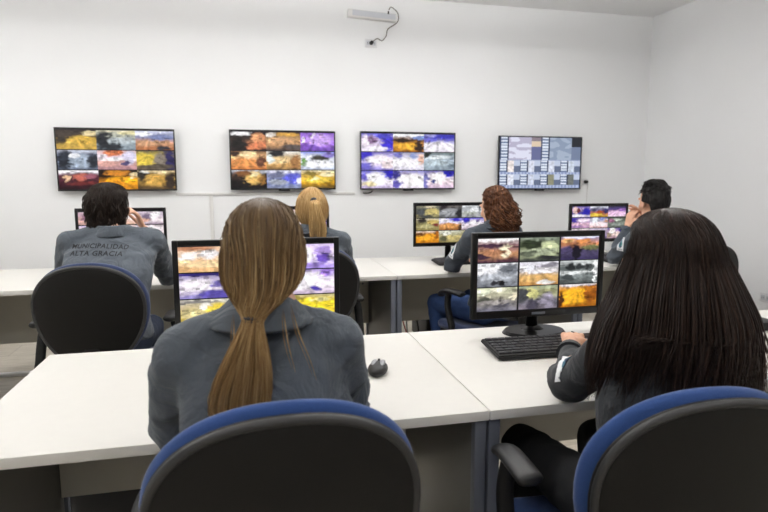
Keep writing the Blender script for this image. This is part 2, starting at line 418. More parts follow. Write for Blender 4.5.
TV2 = [
 ('#1c1b20 #2c2624 #8a5a40 #2e2220', [(.3, .86, .25, .1, '#f0eef0'), (.78, .62, .18, .24, '#e09a6c'), (.72, .25, .3, .16, '#d8835a'), (.2, .3, .25, .28, '#1e1a1a')]),
 ('#3c3430 #b08a5c #c49468 #5a4a44', [(.6, .84, .28, .1, '#d8a44c'), (.4, .52, .36, .16, '#d3a478'), (.8, .2, .3, .14, '#59504e'), (.12, .8, .1, .1, '#e8e0d8')]),
 ('#8a60c8 #a87ad8 #9a6cd0 #6a46a4', [(.6, .6, .3, .26, '#c8a4ec'), (.12, .62, .04, .14, '#f0e4fc'), (.35, .78, .04, .1, '#f0e4fc'), (.3, .2, .3, .16, '#7e54bc')]),
 ('#6a4a34 #e0b07c #e29a5e #c4763e', [(.5, .78, .2, .16, '#f4d8a4'), (.35, .35, .32, .18, '#ea9a58'), (.85, .4, .12, .24, '#5c3a2c'), (.1, .8, .12, .12, '#3c2c26')]),
 ('#e6e2dc #c8b494 #d2a464 #8a6a44', [(.3, .84, .22, .12, '#2a2a2e'), (.35, .5, .34, .16, '#e8c894'), (.85, .4, .14, .3, '#a8784a'), (.1, .55, .1, .2, '#e4ece8')]),
 ('#7a86d8 #d8dcea #eef0f8 #c0c8dc', [(.6, .62, .22, .14, '#3c3a34'), (.1, .4, .1, .2, '#6c9a50'), (.5, .3, .32, .2, '#f6f6fc'), (.85, .8, .16, .14, '#8a7cc8')]),
 ('#c8ccd8 #3a2c24 #1c1718 #151316', [(.62, .55, .2, .3, '#e8bc6c'), (.62, .72, .1, .1, '#fae8b4'), (.3, .78, .2, .12, '#8a5a34'), (.85, .4, .08, .2, '#a4763c')]),
 ('#d8d6e4 #8e94b8 #7684c0 #8890b0', [(.75, .5, .24, .24, '#5c60d0'), (.3, .32, .28, .14, '#aab0c0'), (.3, .7, .18, .14, '#6a6e8a'), (.95, .4, .08, .14, '#e8e8f6')]),
 ('#e0d6b4 #d8b04c #e0a824 #6a5224', [(.5, .45, .34, .18, '#f4d050'), (.25, .78, .16, .1, '#8c7a3c'), (.8, .74, .2, .08, '#f0e4b8'), (.45, .55, .12, .08, '#fbf0b0')])]
TV3 = [
 ('#5a54c0 #b4a4cc #d8c8e0 #efe8f6', [(.85, .4, .18, .4, '#3c30c8'), (.3, .6, .16, .18, '#8c6a94'), (.12, .5, .1, .3, '#f2e6f2'), (.5, .15, .3, .1, '#f6f0fa'), (.7, .82, .2, .1, '#4a44c0')]),
 ('#f2f0f4 #6c4a30 #d8942c #a86a20', [(.55, .94, .5, .1, '#f4f4fa'), (.45, .28, .4, .15, '#f2b23c'), (.3, .6, .3, .08, '#2c1c14'), (.85, .3, .12, .3, '#2c1c18'), (.85, .75, .2, .08, '#7a90c8')]),
 ('#4a48b8 #6a68c8 #dcd4ee #f0e8f4', [(.5, .3, .6, .22, '#f2ecf6'), (.7, .84, .4, .1, '#3a38b4'), (.2, .9, .2, .08, '#9a98d4')]),
 ('#7a70c0 #c0b4dc #dcd0e6 #8a80cc', [(.15, .74, .2, .24, '#3c30bc'), (.6, .55, .4, .2, '#f4ecf4'), (.1, .16, .2, .2, '#6c64c4'), (.85, .3, .2, .2, '#e8d8dc')]),
 ('#9a94b0 #d8d4e4 #f2eef6 #e0dcec', [(.15, .8, .14, .14, '#7a7ac4'), (.5, .4, .4, .2, '#f8f4fa'), (.65, .76, .12, .14, '#8c98c4'), (.92, .6, .08, .24, '#e4b4a0')]),
 ('#6c7c78 #a4b0bc #a8b8c4 #8a98a4', [(.1, .84, .07, .14, '#1e2420'), (.5, .7, .3, .08, '#dce4e8'), (.45, .4, .3, .14, '#bac8d0'), (.9, .2, .1, .1, '#6a7884')]),
 ('#4c48b8 #c4bce0 #e8e0ec #b8a8cc', [(.84, .74, .18, .24, '#2c24b4'), (.45, .5, .3, .3, '#faf6fa'), (.25, .22, .2, .12, '#ecdcac'), (.08, .6, .1, .2, '#6a60c4')]),
 ('#8c88c4 #d4cce4 #f4eef6 #ece4f0', [(.1, .72, .14, .24, '#34307c'), (.1, .2, .14, .2, '#6a60c0'), (.6, .45, .36, .28, '#faf6f8'), (.4, .8, .1, .1, '#9a90b0')]),
 ('#5a54a8 #d4c8dc #ecd8e0 #ccb4cc', [(.85, .82, .2, .16, '#2420a0'), (.45, .56, .26, .24, '#faf4f6'), (.3, .34, .06, .1, '#3c4484'), (.05, .4, .08, .5, '#7a78b8')])]
FR = [
 ('#f6f0f0 #8a6468 #c49068 #4c3040', [(.5, .94, .5, .1, '#fbf6f6'), (.66, .45, .12, .22, '#fff0d0'), (.3, .66, .3, .07, '#4c3244'), (.12, .25, .2, .1, '#3c2838'), (.4, .4, .24, .1, '#b07c5c')]),
 ('#8a9484 #5a6448 #a8b08c #3c403c', [(.3, .7, .22, .2, '#2c3424'), (.75, .62, .2, .16, '#c8d0a4'), (.45, .38, .4, .1, '#a4ac90'), (.2, .3, .18, .1, '#5a6050'), (.8, .15, .3, .08, '#2c2e30')]),
 ('#a4a0cc #b87850 #4c4464 #383058', [(.2, .82, .14, .1, '#f0b878'), (.55, .78, .16, .08, '#dc9054'), (.8, .5, .22, .12, '#6a6c48'), (.4, .3, .08, .32, '#181424'), (.15, .36, .16, .14, '#564c74'), (.5, .95, .5, .05, '#dcdcf0')]),
 ('#e8e8ec #b4b8c0 #9ca0a8 #6c7078', [(.25, .7, .24, .2, '#f4f4f8'), (.78, .7, .2, .2, '#6c7078'), (.6, .14, .1, .1, '#1c1c20'), (.42, .16, .06, .08, '#2a2a30'), (.4, .4, .36, .1, '#b8bcc4')]),
 ('#e6e4ee #c8c4c8 #cca468 #c08c50', [(.25, .7, .14, .1, '#f4f4fc'), (.7, .8, .22, .08, '#8a8690'), (.45, .3, .4, .12, '#d8ac6c'), (.7, .12, .18, .07, '#f4f0ec'), (.5, .56, .4, .05, '#ece8ec')]),
 ('#d4d8d8 #5a6060 #8c9494 #4a5050', [(.3, .7, .1, .12, '#24282a'), (.55, .74, .1, .1, '#2c3032'), (.75, .72, .07, .1, '#24282a'), (.92, .5, .04, .46, '#eef0f0'), (.4, .46, .4, .06, '#dce0e0'), (.25, .25, .2, .12, '#3c4244')]),
 ('#c8ccac #b0ac94 #84807c #787684', [(.16, .8, .13, .12, '#ecf0d4'), (.5, .86, .16, .08, '#f4f0d8'), (.9, .55, .05, .14, '#f6ecd0'), (.2, .46, .16, .08, '#54564c'), (.5, .36, .36, .07, '#a09a98'), (.6, .2, .2, .07, '#5c5a64')]),
 ('#9ca488 #a8a884 #74707c #807884', [(.34, .66, .16, .22, '#d4d08c'), (.12, .6, .12, .26, '#46484c'), (.7, .7, .2, .12, '#8c8c68'), (.72, .3, .14, .3, '#a49cb0'), (.36, .2, .1, .24, '#4c4858')]),
 ('#d8b890 #d88c20 #e89c1c #a86410', [(.4, .45, .28, .32, '#f8b428'), (.85, .55, .15, .4, '#8c4c10'), (.5, .94, .4, .06, '#dcd4d8'), (.05, .3, .06, .3, '#50280c'), (.75, .76, .14, .1, '#b46c1c')])]
FL = [
 ('#e8c0a0 #f0d0b4 #f0c490 #e4b47c', [(.2, .6, .14, .14, '#fdf6f2'), (.55, .66, .14, .16, '#fbf4f4'), (.3, .9, .3, .08, '#c08464'), (.5, .3, .4, .1, '#f4d4a4')]),
 ('#e0c8c0 #ecd8cc #e8c4a0 #d8a878', [(.4, .6, .2, .2, '#f8f0ec'), (.7, .4, .2, .2, '#f0d4b8')]),
 ('#d8c4ec #ecdcf4 #d8c8f0 #a890d8', [(.35, .56, .22, .3, '#faf4fc'), (.78, .46, .1, .26, '#6c50b4'), (.8, .7, .16, .14, '#b498e0'), (.55, .12, .3, .1, '#9c84d0')]),
 ('#4c3c84 #c8bcd8 #e0d4e4 #8a80c0', [(.5, .92, .5, .06, '#2c2468'), (.3, .5, .28, .2, '#f4ecf4'), (.85, .55, .2, .12, '#6c60a8'), (.7, .14, .34, .14, '#5c50a8'), (.12, .2, .2, .08, '#c8bcd8')]),
 ('#dcd0e4 #f0e8f0 #dcd0e8 #a89ccc', [(.5, .5, .3, .3, '#f8f0f8')]),
 ('#b49cdc #e4d8ee #f0e4f2 #d8c4dc', [(.45, .5, .28, .3, '#faf4fa'), (.62, .2, .12, .1, '#4838a0'), (.85, .82, .14, .12, '#8c6cc4'), (.2, .76, .16, .1, '#c4b4e0')]),
 ('#d8d4c8 #c8b890 #e0c458 #b4a04c', [(.35, .86, .36, .06, '#8c8884'), (.75, .5, .22, .26, '#f0d44c'), (.2, .4, .2, .2, '#d8c890'), (.45, .7, .08, .1, '#fbf6ec')]),
 ('#d8c89c #e8d060 #d8b840 #a08838', [(.5, .5, .3, .3, '#f0d850')]),
 ('#c8bc8c #e4cc3c #e8c830 #c0a02c', [(.5, .5, .4, .24, '#f6dc34'), (.2, .82, .14, .08, '#a89848'), (.8, .2, .2, .1, '#8c7c38'), (.7, .72, .14, .08, '#f8eca0')])]
BL = [
 ('#e8d4dc #c8a4b4 #e0b8ac #c49c94', [(.3, .5, .2, .2, '#8c6478'), (.7, .7, .2, .14, '#f6ecf0')]),
 ('#dcc8d0 #f0e4e8 #e8c8bc #d0a890', [(.5, .6, .2, .2, '#fbf4f6')]),
 ('#e4d4e4 #c8b8c8 #e8dce0 #b4a0b0', [(.4, .5, .16, .2, '#7c6c84'), (.7, .7, .14, .2, '#f6f0f4'), (.25, .25, .2, .1, '#d8a898')]),
 ('#c4b4d8 #ecdce8 #dcb8b0 #bc948c', [(.5, .5, .3, .2, '#f6ecf0')]),
 ('#ecdce0 #e0bcb4 #d0a094 #a87c78', [(.5, .5, .2, .2, '#f0d8cc')]),
 ('#d8c4cc #f2e6ea #e6d2d4 #a88c98', [(.5, .5, .24, .24, '#faf4f6'), (.75, .3, .08, .14, '#64486c'), (.2, .75, .14, .1, '#a8a0b4')]),
 ('#c8b4b0 #a08070 #705040 #503828', []), ('#dcc8b0 #e0b070 #b88440 #785020', []),
 ('#e8dce0 #d4bcc0 #e4ccc8 #c0a0a0', [(.5, .6, .24, .2, '#f6eef0'), (.7, .3, .2, .1, '#8c7484')])]
B4 = [
 ('#8c8870 #5c6058 #b8ac74 #6c6850', [(.7, .5, .26, .22, '#c8b878'), (.2, .42, .22, .2, '#4c5054'), (.6, .86, .2, .08, '#d8ccac'), (.4, .14, .3, .1, '#484a48')]),
 ('#6a6460 #4c4c4e #8a8c90 #6a6c70', [(.5, .45, .34, .24, '#9c9ea2'), (.9, .3, .14, .3, '#242428'), (.2, .84, .14, .1, '#2a2428')]),
 ('#c8ccd0 #b0b4b8 #bcbcc0 #8c8e90', [(.6, .6, .2, .2, '#e4e6ea'), (.3, .3, .3, .14, '#a0a49c'), (.8, .7, .04, .2, '#54585c')]),
 ('#d8ccb0 #7c7858 #a49a64 #8a8050', [(.25, .78, .16, .14, '#2c2824'), (.75, .7, .2, .14, '#c8b068'), (.85, .4, .14, .12, '#74302c'), (.4, .3, .3, .12, '#b4ac7c')]),
 ('#6c68c8 #d8d4ec #c88c54 #a46c3c', [(.2, .8, .2, .12, '#f2eef8'), (.8, .8, .2, .12, '#3c34c0'), (.5, .35, .36, .18, '#dc9c5c'), (.95, .2, .1, .2, '#483428')]),
 ('#3c34b8 #c8bcd8 #e0d4dc #b8a4b4', [(.2, .78, .14, .2, '#322ab0'), (.6, .55, .24, .2, '#f6eef4'), (.75, .7, .06, .1, '#5a4c7c')]),
 ('#e8dcd0 #b87c34 #e09424 #c07818', [(.5, .45, .36, .24, '#f0a42c'), (.2, .68, .2, .1, '#68401c'), (.9, .6, .08, .3, '#a05c18')]),
 ('#dcdccc #a4a080 #b4a470 #84784c', [(.3, .72, .2, .12, '#ecece0'), (.6, .4, .3, .14, '#c8b878'), (.2, .3, .14, .2, '#585840')]),
 ('#b0ac90 #8c8868 #989068 #706848', [])]
B5 = [
 ('#5c54a8 #c0a4cc #2c2890 #d8cce4', [(.2, .6, .14, .3, '#ecc8c0'), (.36, .6, .09, .2, '#5c2430'), (.8, .5, .2, .3, '#2a24a0'), (.3, .12, .3, .1, '#f0e8f4')]),
 ('#e8ecf8 #6c6484 #b0684c #c49c3c', [(.3, .2, .3, .1, '#e4c44c'), (.6, .45, .16, .14, '#a8502c'), (.85, .5, .14, .2, '#2c2c5c'), (.2, .6, .16, .1, '#3c3c54')]),
 ('#34303c #4c3c7c #d8a8cc #e8d0e0', [(.5, .3, .5, .2, '#e4bcdc'), (.8, .6, .2, .1, '#9c6cb8')]),
 ('#5c50a0 #8c70a8 #d8b4cc #b88cb0', [(.12, .7, .2, .2, '#3c2c94'), (.65, .7, .3, .14, '#f0dcec'), (.5, .34, .4, .12, '#dcb4c8'), (.2, .14, .3, .1, '#a07cb4')]),
 ('#4c4870 #b8b4c8 #e8d4dc #d4b0b0', [(.3, .7, .16, .2, '#e8ecf4'), (.7, .8, .1, .12, '#7c84bc'), (.5, .3, .36, .16, '#f0dce0'), (.9, .6, .09, .14, '#d89c7c')]),
 ('#3c3c38 #5c6458 #7c8478 #545a54', [(.55, .72, .22, .1, '#b8c0b4'), (.2, .6, .14, .16, '#a8688c'), (.5, .3, .3, .14, '#8c948c')]),
 ('#f0e8e8 #c8b4bc #b09aac #8c7c94', []), ('#c8bcd0 #b0a0b8 #9080a0 #70608c', []),
 ('#4c4090 #a88cb0 #e8ccc8 #b894a4', [(.3, .7, .14, .3, '#fbf2ee'), (.6, .4, .24, .2, '#f4dcd4'), (.1, .3, .1, .2, '#8c7c64'), (.85, .75, .16, .14, '#2c2478')])]

def display(name, x0, x1, z0, z1, y, bez_w, fn, nu, nv, label, cat, group, tv=False, stand_z=None, logo=True):
    """a flat display facing -Y; for a TV a wall mount behind, for a monitor a neck and foot"""
    w, h = x1 - x0, z1 - z0
    o = empty(name, ((x0 + x1) / 2, y, z0 if tv else stand_z), label=label, cat=cat, group=group)
    dz = 0 if tv else z0 - stand_z
    b = BM(); bw = bez_w; bb = bez_w * (1.25 if tv else 1.5)
    box(b, (-w / 2, 0, dz), (-w / 2 + bw, .022, dz + h), .002); box(b, (w / 2 - bw, 0, dz), (w / 2, .022, dz + h), .002)
    box(b, (-w / 2 + bw, 0, dz + h - bw), (w / 2 - bw, .022, dz + h), .002); box(b, (-w / 2 + bw, 0, dz), (w / 2 - bw, .022, dz + bb), .002)
    bz = finish('bezel', b, M['bezel'], o, smooth=True, angle=40)
    s = screen_mesh('screen', w - 2 * bw, h - bw - bb, fn, nu, nv, o, .006); s.location = (0, 0, dz + bb)
    b = BM(); box(b, (-w / 2 + .004, .010, dz + .004), (w / 2 - .004, .034, dz + h - .004), .004)
    if tv: box(b, (-w * .36, .03, dz + h * .12), (w * .36, .052, dz + h * .7), .01)
    else: box(b, (-w * .3, .03, dz + h * .2), (w * .3, .058, dz + h * .8), .014)
    finish('rear_housing', b, M['black'], o, angle=40)
    if logo:
        b = BM(); box(b, (-.028, -.0012, dz + bb * .3), (.028, .001, dz + bb * .62)); finish('logo', b, M['slate'], bz, smooth=False)
    if tv:
        b = BM(); box(b, (-.16, .05, dz + h * .3), (.16, YB - y, dz + h * .6), .003); finish('wall_mount', b, M['black'], o, angle=40)
        b = BM(); box(b, (-.05, .002, dz - .012), (.05, .02, dz + .002), .003); finish('sensor_tab', b, M['bezel'], o, angle=40)
    else:
        b = BM(); tube(b, [(0, .05, .013), (0, .052, dz + .03), (0, .05, dz + h * .35)], [.026, .022, .022], 16, flat=.55, up=(0, 1, 0)); finish('neck', b, M['bezel'], o)
        b = BM(); t = BM(); bmesh.ops.create_cone(t, cap_ends=True, segments=48, radius1=.128, radius2=.118, depth=.012)
        bmesh.ops.transform(t, verts=t.verts[:], matrix=Matrix.Translation((0, .03, .0068)) @ Matrix.Diagonal((1, .72, 1, 1))); merge(b, t)
        t = BM(); bmesh.ops.create_cone(t, cap_ends=True, segments=32, radius1=.05, radius2=.03, depth=.014)
        bmesh.ops.transform(t, verts=t.verts[:], matrix=Matrix.Translation((0, .045, .018)) @ Matrix.Diagonal((1, .72, 1, 1))); merge(b, t)
        finish('base', b, M['bezel'], o, angle=50)
    return o
yt = 5.32
k = yt / 5.4
TVG = 'flat televisions on the back wall'
display('television', -1.54 * k, -.592 * k, 1.232, 1.752, yt, .011, wall_of_feeds(TV1, 1), 111, 63, 'wall television of mostly amber street feeds above man in lettered shirt', 'television', TVG, True)
display('television', -.135 * k, .812 * k, 1.236, 1.760, yt, .011, wall_of_feeds(TV2, 2), 111, 63, 'wall television of orange feeds with one purple corner, above blonde ponytail', 'television', TVG, True)
display('television', 1.046 * k, 1.985 * k, 1.232, 1.766, yt, .011, wall_of_feeds(TV3, 3), 111, 63, 'wall television with white and violet blue camera feeds', 'television', TVG, True)
display('television', 2.44 * k, 3.355 * k, 1.226, 1.748, yt, .011, list_ui, 120, 66, 'wall television showing pale blue file lists and small pictures', 'television', TVG, True)
DT = .74
MG = 'computer monitors on the desks'
display('monitor', -.245, .31, .822, 1.135, 2.0, .018, wall_of_feeds(FL, 4), 120, 66, 'front row monitor half hidden by woman with long light brown ponytail', 'monitor', MG, stand_z=DT)
display('monitor', .806, 1.354, .812, 1.139, 1.99, .019, wall_of_feeds(FR, 5), 135, 75, 'front row monitor of nine camera feeds behind the black keyboard', 'monitor', MG, stand_z=DT)
display('monitor', -1.057, -.515, .845, 1.150, 4.0, .018, wall_of_feeds(BL, 6), 66, 39, 'back row monitor in front of man with lettered grey shirt', 'monitor', MG, stand_z=DT, logo=False)
display('monitor', .0, .553, .845, 1.150, 4.0, .018, wall_of_feeds(FL, 7), 66, 39, 'back row monitor hidden behind the blonde high ponytail', 'monitor', MG, stand_z=DT, logo=False)
display('monitor', 1.155, 1.71, .850, 1.165, 3.97, .018, wall_of_feeds(B4, 8), 75, 45, 'back row monitor with tan and amber feeds beside curly haired woman', 'monitor', MG, stand_z=DT, logo=False)
display('monitor', 2.41, 2.915, .845, 1.145, 4.0, .018, wall_of_feeds(B5, 9), 75, 45, 'back row monitor with violet feeds in front of man with clasped hands', 'monitor', MG, stand_z=DT, logo=False)

# ------------------------------------------------------------------ desks
def desk(x0, x1, y0, y1, label, group):
    o = empty('desk', ((x0 + x1) / 2, (y0 + y1) / 2, 0), label=label, cat='desk', group=group)
    w = (x1 - x0) / 2 - .0015; d = (y1 - y0) / 2
    b = BM(); box(b, (-w, -d, .713), (w, d, DT), .0025)
    for f in b.faces: f.material_index = 0 if abs(f.normal.z) > .7 else 1
    finish('desktop', b, [M['desk'], M['desk_edge']], o, angle=40)
    for s in (-1, 1):
        b = BM(); xa, xb = (s * w - .004 * s, s * (w - .022))
        box(b, (min(xa, xb), -d + .035, .03), (max(xa, xb), d - .035, .712), .001)
        p = finish('leg_panel', b, M['leg_panel'], o, angle=40)
        xa, xb = (s * w - .002 * s, s * (w - .034))
        for yy in ((-d + .012, -d + .04), (d - .04, d - .012)):
            b = BM(); box(b, (min(xa, xb), yy[0], .0), (max(xa, xb), yy[1], .712), .003); finish('leg_post', b, M['slate'], p, angle=40)
    b = BM(); box(b, (-w + .026, d - .075, .255), (w - .026, d - .055, .712), .001)
    m = finish('modesty_panel', b, M['panel'], o, angle=40)
    for x in (-w + .07, w - .07):
        b = BM(); ell(b, (x, d - .0765, .56), (.008, .003, .008), seg=10); finish('screw', b, M['slate'], m)
    return o
F0, F1, B0, B1 = 1.34, 2.135, 3.44, 4.26
FG, BG = 'white desks in the front row', 'white desks in the back row'
desk(-.675, .6, F0, F1, 'front row white desk under the monitor that a light brown ponytail half hides', FG)
desk(.6, 1.875, F0, F1, 'front row white desk carrying the black keyboard and monitor', FG)
desk(1.875, 3.15, F0, F1, 'front row white desk carrying the flat black box, mostly hidden by dark hair', FG)
desk(-1.72, -.38, B0, B1, 'back row white desk on which man in lettered shirt leans', BG)
desk(-.38, .895, B0, B1, 'back row white desk in front of the blonde ponytail woman', BG)
desk(.895, 2.17, B0, B1, 'back row white desk where curly haired woman leans her elbow', BG)
desk(2.17, 3.445, B0, B1, 'back row white desk before man with clasped hands', BG)
desk(-2.995, -1.72, B0, B1, 'back row white desk beyond the one where man in lettered shirt leans', BG)

# ------------------------------------------------------------------ chairs
def outline(gr):
    def f(t):
        c, s = math.cos(t), math.sin(t)
        e = 2 / 2.25
        a = .232 + gr; bt = (.200 if s > 0 else .275) + gr
        x = a * math.copysign(abs(c) ** e, c); z = .795 + bt * math.copysign(abs(s) ** e, s)
        if s < 0: x *= 1 - .20 * abs(s) ** 1.5
        return x, z
    return f
def back_y(x, z): return -.245 - .13 * (z - .5) + .62 * x * x + .10 * max(0, z - .85) ** 1.0 * 0
def chair(x, y, rz, label, fabric='blue', bd=0.0, aw=0.0, group='blue and black swivel chairs at the desks'):
    o = empty('office_chair', (x, y, 0), rz, label=label, cat='chair', group=group)
    b = BM(); plate(b, outline(0), lambda x, z: back_y(x, z) - .015, .036); finish('back_shell', b, M['shell'], o, loc=(0, 0, -bd))
    b = BM(); ol = outline(-.009); tube(b, [(x_, back_y(x_, z_) - .021, z_) for x_, z_ in (ol(2 * PI * q_ / 72 + .01) for q_ in range(73))], .0085, 10, cap=False); finish('shell_rim_sheen', b, M['rim'], o, loc=(0, 0, -bd))  # rim tube in lighter grey, standing in for the reflection along the shell edge
    b = BM(); plate(b, outline(.006), lambda x, z: back_y(x, z) + .026, .058); finish('back_cushion', b, M[fabric], o, loc=(0, 0, -bd))
    # seat: padded block with rounded waterfall front over a black pan
    b = BM(); box(b, (-.220, -.205, .400), (.220, .235, .458), .028, 4); finish('seat', b, M[fabric], o)
    b = BM(); box(b, (-.205, -.19, .375), (.205, .22, .41), .015, 3)
    tube(b, bez([(0, -.06, .375), (0, -.22, .38), (0, -.292, .46), (0, -.29, .60)], 18), .032, 12, flat=.4, up=(0, 1, 0))
    finish('seat_pan', b, M['shell'], o, angle=50)
    for s in (-1, 1):
        pts = bez([(s * (.257 + aw), -.070, .664), (s * (.259 + aw), -.04, .669), (s * (.259 + aw), .04, .669), (s * (.255 + aw), .10, .660), (s * (.249 + aw), .142, .636), (s * (.246 + aw), .150, .620)], 25)
        n = len(pts); rs = [.033 * (min(1, .55 + i / 5)) * (1 if i < n - 9 else 1 - .5 * (i - (n - 9)) / 8) for i in range(n)]
        b = BM(); tube(b, pts, rs, 14, flat=.5, up=(0, 0, 1)); a = finish('armrest', b, M['pad'], o)
        b = BM(); tube(b, bez([(s * (.259 + aw), .06, .655), (s * (.274 + aw), .05, .58), (s * (.277 + aw), .01, .48), (s * (.27 + aw), -.01, .40), (s * .18, -.01, .385)], 24), .023, 12, flat=.62, up=(0, 1, 0)); finish('arm_post', b, M['shell'], a)
    b = BM(); tube(b, [(0, 0, .10), (0, 0, .22), (0, 0, .225), (0, 0, .375)], [.03, .03, .018, .018], 16); finish('column', b, M['black'], o, angle=40)
    for q in range(5):
        a = 2 * PI * q / 5 + .3; c, s = math.cos(a), math.sin(a)
        b = BM(); tube(b, [(0, 0, .105), (c * .15, s * .15, .10), (c * .29, s * .29, .075)], [.028, .024, .016], 10, flat=.7, up=(0, 0, 1)); lg = finish('base_leg', b, M['shell'], o)
        px, py = c * .285, s * .285
        b = BM(); tube(b, [(px, py, .02), (px, py, .075)], .009, 8); ell(b, (px, py, .040), (.014, .014, .018), seg=12); cs = finish('caster', b, M['black'], o)
        for e in (-.014, .014):
            b = BM(); t = BM(); bmesh.ops.create_cone(t, cap_ends=True, segments=18, radius1=.028, radius2=.028, depth=.014)
            bmesh.ops.transform(t, verts=t.verts[:], matrix=Matrix.Translation((px - s * e, py + c * e, .0285)) @ Matrix.Rotation(a + PI / 2, 4, 'Z') @ Matrix.Rotation(PI / 2, 4, 'Y')); merge(b, t)
            finish('wheel', b, M['black'], cs, angle=40)
    return o

# ------------------------------------------------------------------ people
def rot(yaw=0, pitch=0, roll=0):
    """yaw: left turn; pitch: nod down; roll: tilt to the right"""
    return Matrix.Rotation(yaw, 3, 'Z') @ Matrix.Rotation(-pitch, 3, 'X') @ Matrix.Rotation(roll, 3, 'Y')
def add_head(b, c, R, s=1.0, ear=.078):
    P = lambda x, y, z: c + R @ (V((x, y, z)) * s)
    E = lambda p, r, R2=None: ell(b, P(*p), [q * s for q in r], R if R2 is None else R @ R2, 24)
    E((0, -.012, .030), (.076, .096, .088))
    E((0, .028, -.012), (.066, .070, .085)); E((0, .030, -.062), (.053, .062, .052)); E((0, .066, -.098), (.026, .026, .022))
    for sx in (-1, 1):
        E((sx * .036, .060, -.034), (.026, .030, .026)); E((sx * .030, .086, .022), (.022, .012, .010))
        E((sx * ear, -.006, -.016), (.008, .020, .031), rot(sx * .35)); E((sx * (ear - .004), .004, -.036), (.008, .010, .012))
        E((sx * .047, .0, -.078), (.018, .045, .026)); E((sx * .011, .104, -.034), (.009, .010, .008))
    tube(b, [P(0, .092, .018), P(0, .106, -.012), P(0, .115, -.030)], [.008 * s, .011 * s, .011 * s], 12); E((0, .110, -.031), (.012, .012, .010))
    E((0, .092, -.060), (.023, .011, .006)); E((0, .090, -.072), (.019, .011, .007))
def add_hand(b, w, d, n, side, curl=(.35, .5, .35), s=1.0, thumb=.7):
    """wrist, pointing direction, palm normal (out of the palm), thumb side"""
    d = V(d).normalized(); n = V(n); n = (n - d * n.dot(d)).normalized(); t = V(side); t = (t - d * t.dot(d) - n * t.dot(n)).normalized()
    w = V(w)
    for i, (off, ln, kl) in enumerate(((.029, .95, .084), (.010, 1.06, .088), (-.010, .98, .085), (-.029, .78, .077))):
        kx = w + d * (kl * s) + t * (off * s)
        chain(b, [w + t * off * .55 * s, kx], [.0125 * s, .0105 * s], 10)
        a = 0.0; p = kx; pts = [p]
        fan = t * (off * 1.6)
        for L, cu in zip((.044, .027, .021), curl):
            a += cu; v = (d * math.cos(a) + n * math.sin(a) + fan * .6).normalized()
            p = p + v * (L * ln * s); pts.append(p)
        chain(b, pts, [.0098 * s, .0088 * s, .0080 * s, .0070 * s], 10)
    chain(b, [w + d * .045 * s + t * .02 * s, w + d * .06 * s - t * .02 * s], [.013 * s, .012 * s], 10)
    p0 = w + d * (.018 * s) + t * (.022 * s)
    v = (d * math.cos(thumb) + t * math.sin(thumb) + n * .25).normalized(); v2 = (d * math.cos(thumb * .55) + t * math.sin(thumb * .55) + n * .4).normalized()
    chain(b, [p0, p0 + v * .042 * s, p0 + v * .042 * s + v2 * .031 * s, p0 + v * .042 * s + v2 * .054 * s], [.0135 * s, .0115 * s, .0098 * s, .008 * s], 10)

